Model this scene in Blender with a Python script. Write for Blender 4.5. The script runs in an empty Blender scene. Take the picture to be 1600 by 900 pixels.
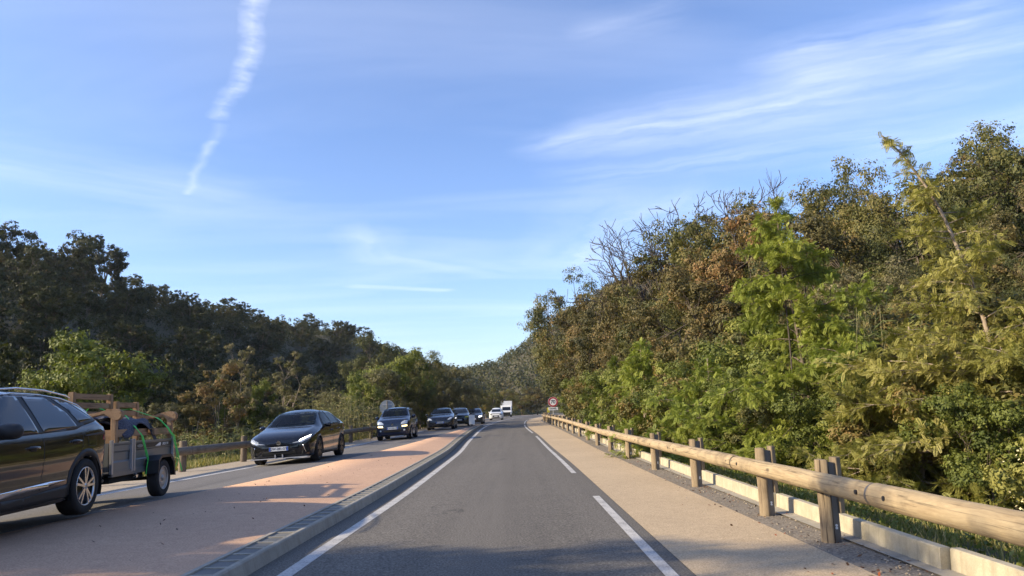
import bpy, bmesh, math, random
import numpy as np
from mathutils import Vector, Matrix
from mathutils.bvhtree import BVHTree
R = math.radians
sc = bpy.context.scene
col = sc.collection
rng = np.random.default_rng(7)
random.seed(7)

# ------------------------------------------------------------------ camera
CAM_H = 1.35
FPX = 1150.0
PITCH = math.atan((644 - 450) / FPX)
ROLL = 0.03
_f = np.array([0, math.cos(PITCH), math.sin(PITCH)])
_r0 = np.array([1.0, 0, 0]); _u0 = np.cross(_r0, _f)
_r = math.cos(ROLL) * _r0 - math.sin(ROLL) * _u0
_u = math.sin(ROLL) * _r0 + math.cos(ROLL) * _u0
cam_d = bpy.data.cameras.new('camera')
cam = bpy.data.objects.new('camera', cam_d); col.objects.link(cam)
cam_d.sensor_width = 36.0
cam_d.lens = 36.0 * FPX / 1600
cam_d.clip_start = 0.05
cam_d.clip_end = 6000
cam.matrix_world = Matrix(((_r[0], _u[0], -_f[0], 0), (_r[1], _u[1], -_f[1], 0), (_r[2], _u[2], -_f[2], CAM_H), (0, 0, 0, 1)))
sc.camera = cam

def at(px, py, y):
    """point of the place that shows at photo pixel (px, py) when it stands y metres ahead"""
    d = _f + (px - 800) / FPX * _r - (py - 450) / FPX * _u
    t = y / d[1]
    return Vector((d[0] * t, y, d[2] * t + CAM_H))
def skydir(px, py):
    d = _f + (px - 800) / FPX * _r - (py - 450) / FPX * _u
    return d[0] / d[2], d[1] / d[2]

# ------------------------------------------------------------------ world and sun
SUN_AZ = R(104)          # left of straight ahead
SUN_EL = R(23.5)
sdir = Vector((-math.sin(SUN_AZ) * math.cos(SUN_EL), math.cos(SUN_AZ) * math.cos(SUN_EL), math.sin(SUN_EL)))
sun_d = bpy.data.lights.new('sun', 'SUN'); sun_d.energy = 4.8; sun_d.angle = R(0.6); sun_d.color = (1.0, .84, .58)
sun = bpy.data.objects.new('sun', sun_d); col.objects.link(sun)
sun.rotation_euler = sdir.to_track_quat('Z', 'Y').to_euler()
sc.view_settings.view_transform = 'Standard'
sc.view_settings.look = 'None'
sc.view_settings.exposure = 0.75
sc.view_settings.gamma = 1.0
sc.cycles.use_denoising = True
sc.cycles.max_bounces = 6
sc.cycles.transparent_max_bounces = 8

world = bpy.data.worlds.new('World'); sc.world = world
world.use_nodes = True
wt = world.node_tree; wt.nodes.clear()

class NB:
    """small helper to write node maths"""
    def __init__(s, t): s.t = t
    def n(s, ty, **k):
        nd = s.t.nodes.new(ty)
        for a, b in k.items(): setattr(nd, a, b)
        return nd
    def inp(s, nd, i, v):
        if v is None: return
        if hasattr(v, 'is_output') or isinstance(v, bpy.types.NodeSocket): s.t.links.new(v, nd.inputs[i])
        else: nd.inputs[i].default_value = v
    def m(s, op, a, b=None, c=None, clamp=False):
        nd = s.n('ShaderNodeMath', operation=op); nd.use_clamp = clamp
        s.inp(nd, 0, a); s.inp(nd, 1, b); s.inp(nd, 2, c)
        return nd.outputs[0]
    def noise(s, vec, scale, detail=4, rough=.55, dist=0.0):
        nd = s.n('ShaderNodeTexNoise')
        if vec is not None: s.t.links.new(vec, nd.inputs['Vector'])
        nd.inputs['Scale'].default_value = scale; nd.inputs['Detail'].default_value = detail
        nd.inputs['Roughness'].default_value = rough; nd.inputs['Distortion'].default_value = dist
        return nd.outputs['Fac']
    def ramp(s, fac, stops, interp='LINEAR'):
        nd = s.n('ShaderNodeValToRGB'); s.t.links.new(fac, nd.inputs[0])
        cr = nd.color_ramp; cr.interpolation = interp
        while len(cr.elements) < len(stops): cr.elements.new(.5)
        for e, (p, c) in zip(cr.elements, stops):
            e.position = p; e.color = (c[0], c[1], c[2], 1) if len(c) == 3 else c
        return nd.outputs[0]
    def mix(s, fac, a, b, mode='MIX'):
        nd = s.n('ShaderNodeMix', data_type='RGBA', blend_type=mode)
        s.inp(nd, 0, fac)
        for i, v in ((6, a), (7, b)):
            if isinstance(v, bpy.types.NodeSocket): s.t.links.new(v, nd.inputs[i])
            else: nd.inputs[i].default_value = (v[0], v[1], v[2], 1)
        return nd.outputs[2]
    def mapr(s, v, a, b, c=0., d=1., interp='LINEAR'):
        nd = s.n('ShaderNodeMapRange', interpolation_type=interp)
        s.inp(nd, 0, v)
        for i, q in zip((1, 2, 3, 4), (a, b, c, d)): nd.inputs[i].default_value = q
        return nd.outputs[0]
    def comb(s, x, y, z):
        nd = s.n('ShaderNodeCombineXYZ'); s.inp(nd, 0, x); s.inp(nd, 1, y); s.inp(nd, 2, z)
        return nd.outputs[0]

w = NB(wt)
sky = w.n('ShaderNodeTexSky', sky_type='NISHITA'); sky.sun_disc = False
sky.sun_elevation = SUN_EL; sky.sun_rotation = -SUN_AZ
sky.altitude = 100; sky.air_density = 1.0; sky.dust_density = .8; sky.ozone_density = 2.2
tc = w.n('ShaderNodeTexCoord')
sep = w.n('ShaderNodeSeparateXYZ'); wt.links.new(tc.outputs['Generated'], sep.inputs[0])
zc = w.m('MAXIMUM', sep.outputs[2], .02)
U = w.m('DIVIDE', sep.outputs[0], zc); V = w.m('DIVIDE', sep.outputs[1], zc)
P = w.comb(U, V, 0.0)
nz_w = w.m('SUBTRACT', w.noise(P, 2.2, 5, .6), .5)        # soft wobble
nz_f = w.noise(P, 26.0, 4, .65)                            # ripples
def capsule(a, b, wid, strength, soft=1.0, wob=.25, taper=0.0):
    """distance to a straight streak in the cloud layer -> density"""
    ax, ay = skydir(*a); bx, by = skydir(*b)
    dx, dy = bx - ax, by - ay; L2 = dx * dx + dy * dy; L = math.sqrt(L2)
    px = w.m('SUBTRACT', w.m('MULTIPLY_ADD', nz_w, wob, U), ax); py = w.m('SUBTRACT', w.m('MULTIPLY_ADD', nz_w, wob * .6, V), ay)
    h = w.m('ADD', w.m('MULTIPLY', px, dx / L2), w.m('MULTIPLY', py, dy / L2), clamp=True)
    qx = w.m('SUBTRACT', px, w.m('MULTIPLY', h, dx)); qy = w.m('SUBTRACT', py, w.m('MULTIPLY', h, dy))
    d = w.m('SQRT', w.m('ADD', w.m('MULTIPLY', qx, qx), w.m('MULTIPLY', qy, qy)))
    ww = w.m('ADD', wid, w.m('MULTIPLY', h, taper))
    den = w.m('SUBTRACT', 1.0, w.m('DIVIDE', d, ww), clamp=True)
    den = w.m('POWER', den, soft)
    # stretched fibres along the streak
    s_ = w.m('ADD', w.m('MULTIPLY', px, dx / L), w.m('MULTIPLY', py, dy / L))
    t_ = w.m('SUBTRACT', w.m('MULTIPLY', px, dy / L), w.m('MULTIPLY', py, dx / L))
    return den, s_, t_, strength
CL = []
def streak(a, b, wid, strength, soft=1.0, wob=.25, taper=0.0, fib=(1.2, 9.0), lo=.3, hi=.75):
    den, s_, t_, k = capsule(a, b, wid, strength, soft, wob, taper)
    fb = w.noise(w.comb(w.m('MULTIPLY', s_, fib[0]), w.m('MULTIPLY', t_, fib[1]), float(len(CL))), 1.0, 6, .62)
    fb = w.mapr(fb, lo, hi, 0, 1)
    CL.append(w.m('MULTIPLY', w.m('MULTIPLY', den, fb), k))
# the contrail breaking up (upper left)
streak((408, -40), (391, 92), .034, .44, .9, .08, 0, (15, 11), .30, .78)
streak((391, 88), (366, 138), .037, .44, .9, .08, 0, (15, 11), .30, .78)
streak((368, 134), (338, 182), .040, .38, 1.0, .08, 0, (14, 11), .32, .8)
streak((343, 195), (326, 240), .030, .12, 1, .06, 0, (4, 9), .1, .8)
streak((332, 222), (293, 303), .030, .26, 1.2, .10, 0, (3, 9), .1, .9)
# cirrus on the right
streak((1235, 85), (1500, 28), .16, .36, 1.2, .16, .02, (2.0, 8))
streak((1270, 120), (1600, 60), .18, .24, 1, .14, .05, (2.0, 11))
streak((880, 226), (1260, 160), .24, .36, 1.2, .25, .05, (1.5, 6))
streak((1000, 200), (1500, 110), .36, .2, 1.0, .25, .1, (1.2, 8))
streak((960, 270), (1330, 215), .36, .2, 1.0, .3, .1, (1.0, 7))
streak((905, 410), (1000, 330), .5, .26, 1.1, .4, .1, (1.0, 3.5))
streak((560, 448), (690, 454), .14, .34, .9, .2, 0, (.8, 5))
streak((575, 360), (585, 405), .22, .22, 1.0, .25, 0, (1, 4))
streak((935, 45), (1025, 22), .11, .16, 1.0, .1, 0, (2.0, 10))
streak((1420, 235), (1640, 190), .35, .2, 1.0, .25, 0, (1.2, 7))
streak((-40, 250), (250, 300), .5, .18, 1.0, .4, 0, (.7, 5))
streak((650, 405), (760, 425), .3, .16, 1.0, .3, 0, (.7, 5))
den = w.m('MAXIMUM', w.m('MAXIMUM', CL[0], CL[1]), CL[2])
for c in CL[3:]: den = w.m('ADD', den, c)
veil = w.mapr(w.noise(w.comb(w.m('MULTIPLY', U, .35), w.m('MULTIPLY', V, .9), 3.0), 1.0, 5, .55, .6), .45, .85, 0, .16)
den = w.m('ADD', den, veil)
upm = w.mapr(sep.outputs[2], .03, .12, 0, 1)
den = w.m('MINIMUM', w.m('MULTIPLY', den, upm), .85)
tint = w.mix(1.0, sky.outputs[0], (.90, .945, 1.15), 'MULTIPLY')
cloudcol = w.mix(.0, (6.6, 6.8, 7.6), (1, 1, 1))
skycol = w.mix(den, tint, cloudcol)
bg = w.n('ShaderNodeBackground'); wt.links.new(skycol, bg.inputs[0]); bg.inputs[1].default_value = .145
wo = w.n('ShaderNodeOutputWorld'); wt.links.new(bg.outputs[0], wo.inputs[0])

# ------------------------------------------------------------------ helpers
def tag(o, label=None, cat=None, group=None, kind=None):
    if label: o['label'] = label
    if cat: o['category'] = cat
    if group: o['group'] = group
    if kind: o['kind'] = kind
    return o
def empty(name, loc, rz=0.0, label=None, cat=None, group=None):
    o = bpy.data.objects.new(name, None); col.objects.link(o)
    o.location = loc; o.rotation_euler = (0, 0, rz); o.empty_display_size = .2
    return tag(o, label, cat, group)
def link(name, me, parent=None, mats=None):
    o = bpy.data.objects.new(name, me); col.objects.link(o)
    if parent is not None: o.parent = parent
    if mats:
        for m_ in (mats if isinstance(mats, (list, tuple)) else [mats]): me.materials.append(m_)
    return o
def npmesh(name, V_, F_, smooth=False):
    """V (n,3); F (m,k) numpy array of equal-size faces"""
    me = bpy.data.meshes.new(name)
    V_ = np.asarray(V_, np.float32); F_ = np.asarray(F_, np.int32)
    me.vertices.add(len(V_)); me.vertices.foreach_set('co', V_.ravel())
    k = F_.shape[1]
    me.loops.add(F_.size); me.loops.foreach_set('vertex_index', F_.ravel())
    me.polygons.add(len(F_)); me.polygons.foreach_set('loop_start', np.arange(0, F_.size, k, dtype=np.int32))
    me.update(calc_edges=True); me.validate()
    if smooth: me.polygons.foreach_set('use_smooth', np.ones(len(me.polygons), bool))
    return me
class MB:
    """collects shapes, builds ONE mesh"""
    def __init__(s): s.v = []; s.f = []; s.sm = []; s.mi = []
    def add(s, vs, fs, smooth=False, mi=0):
        b = len(s.v); s.v += [tuple(v) for v in vs]
        for f in fs: s.f.append([i + b for i in f]); s.sm.append(smooth); s.mi.append(mi)
        return s
    def box(s, lo, hi, M=None, mi=0):
        x0, y0, z0 = lo; x1, y1, z1 = hi
        vs = [(x0, y0, z0), (x1, y0, z0), (x1, y1, z0), (x0, y1, z0), (x0, y0, z1), (x1, y0, z1), (x1, y1, z1), (x0, y1, z1)]
        if M is not None: vs = [M @ Vector(v) for v in vs]
        return s.add(vs, [(3, 2, 1, 0), (4, 5, 6, 7), (0, 1, 5, 4), (1, 2, 6, 5), (2, 3, 7, 6), (3, 0, 4, 7)], mi=mi)
    def bar(s, a, b, w_, h_, up=(0, 0, 1), mi=0):
        a = Vector(a); b = Vector(b); d = (b - a); L = d.length; d.normalize()
        sd = d.cross(Vector(up)).normalized(); up = sd.cross(d)
        vs = []
        for p in (a, b):
            for i, j in ((-1, -1), (1, -1), (1, 1), (-1, 1)): vs.append(p + sd * i * w_ / 2 + up * j * h_ / 2)
        return s.add(vs, [(0, 1, 2, 3), (7, 6, 5, 4), (0, 4, 5, 1), (1, 5, 6, 2), (2, 6, 7, 3), (3, 7, 4, 0)], mi=mi)
    def tube(s, pts, rad, n=8, cap=True, mi=0, jit=0):
        pts = [Vector(p) for p in pts]
        if not hasattr(rad, '__len__'): rad = [rad] * len(pts)
        vs = []; fs = []
        for i, p in enumerate(pts):
            d = (pts[min(i + 1, len(pts) - 1)] - pts[max(i - 1, 0)])
            if d.length < 1e-6: d = Vector((0, 0, 1))
            d.normalize()
            a = d.cross(Vector((0, 0, 1)));
            if a.length < .05: a = d.cross(Vector((0, 1, 0)))
            a.normalize(); b = d.cross(a)
            for k in range(n):
                t = 2 * math.pi * k / n; r_ = rad[i] * (1 + (random.uniform(-jit, jit) if jit else 0))
                vs.append(p + (a * math.cos(t) + b * math.sin(t)) * r_)
        for i in range(len(pts) - 1):
            for k in range(n):
                k2 = (k + 1) % n
                fs.append((i * n + k, i * n + k2, (i + 1) * n + k2, (i + 1) * n + k))
        s.add(vs, fs, True, mi)
        if cap:
            s.add(vs[:n], [tuple(range(n))[::-1]], False, mi); s.add(vs[-n:], [tuple(range(n))], False, mi)
        return s
    def lathe(s, prof, n=32, M=None, mi=0, smooth=True):
        """prof: (r, x) pairs turned around the X axis"""
        vs = []; fs = []
        for r_, x in prof:
            for k in range(n):
                t = 2 * math.pi * k / n; vs.append(Vector((x, r_ * math.cos(t), r_ * math.sin(t))))
        if M is not None: vs = [M @ v for v in vs]
        for i in range(len(prof) - 1):
            for k in range(n):
                k2 = (k + 1) % n
                fs.append((i * n + k, i * n + k2, (i + 1) * n + k2, (i + 1) * n + k))
        return s.add(vs, fs, smooth, mi)
    def prism(s, poly, axis, a, b, mi=0):
        """poly 2D, extruded along axis 0/1/2 from a to b"""
        def P3(p, t):
            q = list(p); q.insert(axis, t); return tuple(q)
        n = len(poly)
        vs = [P3(p, a) for p in poly] + [P3(p, b) for p in poly]
        fs = [tuple(range(n))[::-1], tuple(range(n, 2 * n))] + [(i, (i + 1) % n, n + (i + 1) % n, n + i) for i in range(n)]
        return s.add(vs, fs, mi=mi)
    def build(s, name, mats, parent=None, bevel=0, fixn=True):
        me = bpy.data.meshes.new(name); me.from_pydata(s.v, [], s.f)
        if not isinstance(mats, (list, tuple)): mats = [mats]
        for m_ in mats: me.materials.append(m_)
        me.polygons.foreach_set('use_smooth', s.sm); me.polygons.foreach_set('material_index', s.mi)
        me.update()
        if fixn or bevel:
            bm = bmesh.new(); bm.from_mesh(me)
            if bevel:
                bmesh.ops.remove_doubles(bm, verts=bm.verts, dist=1e-5)
                es = [e for e in bm.edges if len(e.link_faces) == 2 and e.calc_face_angle(0) > .6]
                bmesh.ops.bevel(bm, geom=es, offset=bevel, segments=2, affect='EDGES', clamp_overlap=True)
            bmesh.ops.recalc_face_normals(bm, faces=bm.faces)
            bm.to_mesh(me); bm.free()
        return link(name, me, parent)
def hermite(xs, ys):
    xs = np.array(xs, float); ys = np.array(ys, float)
    h = np.diff(xs); dl = np.diff(ys) / h
    m_ = np.zeros(len(xs)); m_[0] = dl[0]; m_[-1] = dl[-1]
    for i in range(1, len(xs) - 1):
        if dl[i - 1] * dl[i] > 0:
            w1 = 2 * h[i] + h[i - 1]; w2 = h[i] + 2 * h[i - 1]
            m_[i] = (w1 + w2) / (w1 / dl[i - 1] + w2 / dl[i])
    def f(x):
        x = np.asarray(x, float); xc = np.clip(x, xs[0], xs[-1])
        i = np.clip(np.searchsorted(xs, xc, 'right') - 1, 0, len(xs) - 2)
        t = (xc - xs[i]) / h[i]
        return ((2 * t**3 - 3 * t**2 + 1) * ys[i] + (t**3 - 2 * t**2 + t) * h[i] * m_[i] + (-2 * t**3 + 3 * t**2) * ys[i + 1] + (t**3 - t**2) * h[i] * m_[i + 1])
    return f
def sstep(a, b, x):
    t = np.clip((np.asarray(x, float) - a) / (b - a), 0, 1); return t * t * (3 - 2 * t)

# ------------------------------------------------------------------ materials
def newmat(name):
    m_ = bpy.data.materials.new(name); m_.use_nodes = True
    nt = m_.node_tree; bs = nt.nodes['Principled BSDF']
    return m_, NB(nt), bs
def bump(nb, bs, h, strength=.3, dist=.01):
    b = nb.n('ShaderNodeBump'); b.inputs['Strength'].default_value = strength; b.inputs['Distance'].default_value = dist
    nb.t.links.new(h, b.inputs['Height']); nb.t.links.new(b.outputs[0], bs.inputs['Normal'])
def objc(nb):
    return nb.n('ShaderNodeTexCoord').outputs['Object']
def simple(name, c, rough=.5, metal=0., coat=0., emit=None, es=0., spec=.5):
    m_, nb, bs = newmat(name)
    bs.inputs['Base Color'].default_value = (*c, 1); bs.inputs['Roughness'].default_value = rough
    bs.inputs['Metallic'].default_value = metal; bs.inputs['Coat Weight'].default_value = coat
    bs.inputs['Coat Roughness'].default_value = .03
    bs.inputs['Specular IOR Level'].default_value = spec
    if emit: bs.inputs['Emission Color'].default_value = (*emit, 1); bs.inputs['Emission Strength'].default_value = es
    return m_
def speckle(name, base, dark, light, scale=90, rough=.9, patch=.25, bs_=.5, wear=None, tracks=False):
    m_, nb, bs = newmat(name); co = objc(nb)
    n1 = nb.noise(co, scale, 3, .7); n2 = nb.noise(co, .35, 5, .6, .4); n3 = nb.noise(co, 6, 5, .6)
    c = nb.ramp(n1, [(.30, dark), (.5, base), (.72, light)])
    c = nb.mix(patch, c, nb.ramp(n2, [(.3, (.45, .45, .45)), (.7, (.62, .62, .62))]), 'OVERLAY')
    c = nb.mix(patch * .8, c, nb.ramp(n3, [(.3, (.42, .42, .42)), (.7, (.6, .6, .6))]), 'OVERLAY')
    if tracks:
        vo = nb.n('ShaderNodeTexVoronoi', feature='DISTANCE_TO_EDGE'); vo.inputs['Scale'].default_value = .22
        wob = nb.n('ShaderNodeTexNoise'); nb.t.links.new(co, wob.inputs['Vector']); wob.inputs['Scale'].default_value = 1.1; wob.inputs['Detail'].default_value = 5
        vm = nb.n('ShaderNodeVectorMath', operation='MULTIPLY_ADD'); nb.t.links.new(wob.outputs['Color'], vm.inputs[0]); vm.inputs[1].default_value = (1.6, 1.6, 0); nb.t.links.new(co, vm.inputs[2])
        nb.t.links.new(vm.outputs[0], vo.inputs['Vector'])
        ck = nb.m('MULTIPLY', nb.mapr(vo.outputs['Distance'], .0, .0045, 1, 0), nb.mapr(n2, .48, .6, 0, .75))
        c = nb.mix(ck, c, (.03, .03, .03))
        mo = nb.n('ShaderNodeMapping'); nb.t.links.new(co, mo.inputs[0]); mo.inputs['Scale'].default_value = (1.1, .06, 1); mo.inputs['Location'].default_value = (3.3, 1.7, 0)
        c = nb.mix(nb.mapr(nb.noise(mo.outputs[0], 1.3, 5, .65), .56, .72, 0, .4), c, (.07, .066, .06))
        mp = nb.n('ShaderNodeMapping'); nb.t.links.new(co, mp.inputs[0]); mp.inputs['Scale'].default_value = (1.6, .03, 1)
        n4 = nb.noise(mp.outputs[0], 1.0, 4, .6)
        c = nb.mix(.45, c, nb.ramp(n4, [(.35, (.40, .40, .40)), (.65, (.62, .62, .62))]), 'OVERLAY')
    nb.t.links.new(c, bs.inputs['Base Color'])
    bs.inputs['Roughness'].default_value = rough; bs.inputs['Specular IOR Level'].default_value = .3
    bump(nb, bs, n1, bs_, .006)
    return m_
M = {}
M['asphalt'] = speckle('asphalt', (.128, .115, .098), (.045, .041, .036), (.27, .245, .205), 52, tracks=True)
M['asphalt_old'] = speckle('asphalt_old', (.15, .14, .13), (.07, .067, .062), (.26, .24, .215), 60, tracks=True)
M['resin'] = speckle('resin', (.52, .32, .20), (.34, .205, .13), (.66, .44, .29), 55, .85, .5, .35)
M['sand_pave'] = speckle('sand_pave', (.46, .345, .215), (.27, .20, .125), (.62, .49, .33), 60, .9, .5, .5)
M['gravel'] = speckle('gravel', (.22, .185, .14), (.06, .05, .042), (.34, .30, .25), 40, .95, .4, 1.0)
M['pale_pave'] = speckle('pale_pave', (.36, .30, .225), (.25, .2, .15), (.5, .43, .34), 30, .9, .4, .3)
def markmat():
    m_, nb, bs = newmat('marking_paint'); co = objc(nb)
    n1 = nb.noise(co, 60, 4, .7); n2 = nb.noise(co, 3, 5, .7)
    f = nb.mapr(nb.m('ADD', nb.m('MULTIPLY', n1, .7), nb.m('MULTIPLY', n2, .5)), .46, .64, 0, 1)
    c = nb.mix(f, (.22, .205, .19), (.52, .50, .465))
    nb.t.links.new(c, bs.inputs['Base Color']); bs.inputs['Roughness'].default_value = .75
    bump(nb, bs, n1, .3, .004)
    return m_
M['marking'] = markmat()
def conc(name, a, b, streaks=False, sc_=5):
    m_, nb, bs = newmat(name); co = objc(nb)
    n1 = nb.noise(co, sc_, 6, .65); n2 = nb.noise(co, 80, 3, .6)
    c = nb.mix(nb.mapr(n1, .3, .7), a, b)
    c = nb.mix(.25, c, nb.ramp(n2, [(.3, (.35, .35, .35)), (.7, (.65, .65, .65))]), 'OVERLAY')
    if streaks:
        mp = nb.n('ShaderNodeMapping'); nb.t.links.new(co, mp.inputs[0]); mp.inputs['Scale'].default_value = (2, 7, .4)
        n3 = nb.noise(mp.outputs[0], 1.5, 5, .7)
        c = nb.mix(nb.mapr(n3, .5, .75, 0, .6), c, (.20, .17, .12))
    nb.t.links.new(c, bs.inputs['Base Color']); bs.inputs['Roughness'].default_value = .85
    bump(nb, bs, n2, .25, .003)
    return m_
M['kerb_conc'] = conc('kerb_conc', (.28, .255, .205), (.40, .365, .30), True)
M['kerb_conc_pale'] = conc('kerb_conc_pale', (.36, .31, .215), (.50, .44, .32), True)
M['drain_cell'] = conc('drain_cell', (.13, .13, .12), (.18, .175, .16))
def wood(name, a, b, dk, axis=1, sc_=1.0):
    m_, nb, bs = newmat(name); co = objc(nb)
    mp = nb.n('ShaderNodeMapping'); nb.t.links.new(co, mp.inputs[0])
    s = [9 * sc_, 9 * sc_, 9 * sc_]; s[axis] = .8 * sc_; mp.inputs['Scale'].default_value = s
    n1 = nb.noise(mp.outputs[0], 1.8, 7, .72, 1.8)
    s2 = [30, 30, 30]; s2[axis] = 1.2; mp2 = nb.n('ShaderNodeMapping'); nb.t.links.new(co, mp2.inputs[0]); mp2.inputs['Scale'].default_value = s2
    n2 = nb.noise(mp2.outputs[0], 1.3, 5, .6, .4)
    n3 = nb.noise(co, 2.3, 4, .6)
    c = nb.mix(nb.mapr(n1, .3, .68), a, b)
    c = nb.mix(nb.mapr(n2, .54, .70, 0, .8), c, dk)
    c = nb.mix(nb.mapr(n3, .52, .72, 0, .55), c, dk)
    vk = nb.n('ShaderNodeTexVoronoi'); vk.inputs['Scale'].default_value = 1.0
    s3 = [4.5, 4.5, 4.5]; s3[axis] = 1.6; mp3 = nb.n('ShaderNodeMapping'); nb.t.links.new(co, mp3.inputs[0]); mp3.inputs['Scale'].default_value = s3; nb.t.links.new(mp3.outputs[0], vk.inputs['Vector'])
    c = nb.mix(nb.mapr(vk.outputs['Distance'], .06, .14, .85, 0), c, dk)          # knots
    s4 = [26, 26, 26]; s4[axis] = .35; mp4 = nb.n('ShaderNodeMapping'); nb.t.links.new(co, mp4.inputs[0]); mp4.inputs['Scale'].default_value = s4
    n5 = nb.noise(mp4.outputs[0], 1.0, 3, .5, .3); c = nb.mix(nb.mapr(n5, .66, .70, 0, .9), c, [q * .5 for q in dk])   # drying splits
    nb.t.links.new(c, bs.inputs['Base Color']); bs.inputs['Roughness'].default_value = .85; bs.inputs['Specular IOR Level'].default_value = .25
    bump(nb, bs, nb.m('ADD', n2, n1), .55, .008)
    return m_
M['log'] = wood('log', (.28, .205, .12), (.44, .345, .21), (.085, .065, .045), 1)
M['post_wood'] = wood('post_wood', (.20, .15, .095), (.31, .24, .155), (.08, .055, .04), 2)
M['old_log'] = wood('old_log', (.15, .12, .09), (.24, .195, .145), (.06, .048, .038), 1)
M['old_post'] = wood('old_post', (.14, .11, .08), (.22, .175, .13), (.06, .048, .038), 2)
M['furn'] = wood('furn', (.31, .19, .105), (.41, .27, .16), (.13, .075, .045), 1, 1.5)
M['steel'] = simple('steel', (.16, .15, .14), .5, .6)
M['galv'] = simple('galv', (.50, .50, .52), .42, .7)
M['sign_back'] = simple('sign_back', (.24, .27, .30), .45, .5)
M['black_trim'] = simple('black_trim', (.018, .018, .02), .55)
M['tyre'] = simple('tyre', (.016, .016, .017), .85)
M['rim'] = simple('rim', (.62, .62, .63), .28, .9)
M['rim_dark'] = simple('rim_dark', (.03, .03, .032), .3, .4)
M['steel_rim'] = simple('steel_rim', (.42, .40, .38), .5, .6)
M['chrome'] = simple('chrome', (.75, .75, .76), .12, 1.0)
M['under'] = simple('under', (.008, .008, .008), .95)
M['white_plastic'] = simple('white_plastic', (.78, .78, .76), .5)
def glassmat(name, tint=(.006, .008, .010), trans=0.35):
    m_, nb, bs = newmat(name)
    bs.inputs['Base Color'].default_value = (*tint, 1); bs.inputs['Roughness'].default_value = .03; bs.inputs['Specular IOR Level'].default_value = .8
    tr = nb.n('ShaderNodeBsdfTransparent'); tr.inputs[0].default_value = (.62, .68, .66, 1)
    mx = nb.n('ShaderNodeMixShader'); mx.inputs[0].default_value = trans
    nb.t.links.new(bs.outputs[0], mx.inputs[1]); nb.t.links.new(tr.outputs[0], mx.inputs[2])
    out = nb.t.nodes['Material Output']; nb.t.links.new(mx.outputs[0], out.inputs[0])
    return m_
M['glass'] = glassmat('glass', trans=0.0)
M['glass_dark'] = M['glass']
def paint(name, c, rough=.18, metal=.0):
    m_, nb, bs = newmat(name); co = objc(nb)
    n = nb.noise(co, 9, 4, .6)
    bs.inputs['Base Color'].default_value = (*c, 1); bs.inputs['Metallic'].default_value = metal
    nb.t.links.new(nb.mapr(n, .3, .8, rough, rough + .1), bs.inputs['Roughness'])
    bs.inputs['Coat Weight'].default_value = .7; bs.inputs['Coat Roughness'].default_value = .035; bs.inputs['Specular IOR Level'].default_value = .3
    return m_
M['lens'] = simple('lens', (.55, .58, .60), .1, .35, 1.0)
M['lamp_on'] = simple('lamp_on', (.8, .8, .85), .2, 0, 0, (1, .97, .95), 4.0)
M['lamp_warm'] = simple('lamp_warm', (.8, .7, .5), .2, 0, 0, (1, .75, .32), 3.0)
M['red_lens'] = simple('red_lens', (.35, .01, .01), .15, 0, 1)
M['plate_w'] = simple('plate_w', (.55, .57, .60), .4)
M['plate_blue'] = simple('plate_blue', (.03, .08, .35), .4)
M['ink'] = simple('ink', (.015, .015, .018), .5)
M['strap'] = simple('strap', (.06, .62, .10), .6)
M['sign_white'] = simple('sign_white', (.80, .78, .75), .4)
M['sign_red'] = simple('sign_red', (.38, .02, .03), .4)
M['yellow_plastic'] = simple('yellow_plastic', (.75, .62, .06), .5)
def leafmat(name, stops, transl=.22, rough=.6):
    transl = min(transl, .26)
    m_, nb, bs = newmat(name)
    a = nb.n('ShaderNodeAttribute', attribute_name='tint')
    oi = nb.n('ShaderNodeObjectInfo')
    t = nb.m('ADD', a.outputs['Fac'], nb.m('MULTIPLY', nb.m('SUBTRACT', oi.outputs['Random'], .5), .40), clamp=True)
    c = nb.ramp(t, stops)
    nb.t.links.new(c, bs.inputs['Base Color']); bs.inputs['Roughness'].default_value = rough; bs.inputs['Specular IOR Level'].default_value = .3
    tr = nb.n('ShaderNodeBsdfTranslucent'); c2 = nb.mix(1.0, c, (1.15, 1.25, .6), 'MULTIPLY'); nb.t.links.new(c2, tr.inputs[0])
    mx = nb.n('ShaderNodeMixShader'); mx.inputs[0].default_value = transl
    nb.t.links.new(bs.outputs[0], mx.inputs[1]); nb.t.links.new(tr.outputs[0], mx.inputs[2])
    nb.t.links.new(mx.outputs[0], nb.t.nodes['Material Output'].inputs[0])
    return m_
M['leaf_oak'] = leafmat('leaf_oak', [(0, (.045, .055, .018)), (.35, (.095, .10, .030)), (.7, (.175, .155, .045)), (1, (.25, .16, .055))])
M['leaf_brown'] = leafmat('leaf_brown', [(0, (.06, .06, .022)), (.4, (.145, .12, .042)), (.75, (.235, .15, .055)), (1, (.31, .155, .065))])
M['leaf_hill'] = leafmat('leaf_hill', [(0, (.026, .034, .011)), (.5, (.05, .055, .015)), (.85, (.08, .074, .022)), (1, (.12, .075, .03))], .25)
M['leaf_acacia'] = leafmat('leaf_acacia', [(0, (.11, .14, .022)), (.5, (.22, .26, .045)), (.85, (.34, .36, .07)), (1, (.46, .42, .08))], .45)
M['leaf_silver'] = leafmat('leaf_silver', [(0, (.13, .135, .03)), (.5, (.27, .255, .06)), (.9, (.40, .36, .11)), (1, (.46, .41, .15))], .4)
M['leaf_grey'] = leafmat('leaf_grey', [(0, (.085, .085, .04)), (.5, (.165, .15, .07)), (1, (.27, .22, .12))], .3)
M['leaf_bright'] = leafmat('leaf_bright', [(0, (.075, .095, .02)), (.5, (.175, .195, .038)), (1, (.33, .31, .075))], .4)
M['reed'] = leafmat('reed', [(0, (.10, .13, .04)), (.5, (.22, .22, .08)), (1, (.42, .34, .16))], .35)
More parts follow.
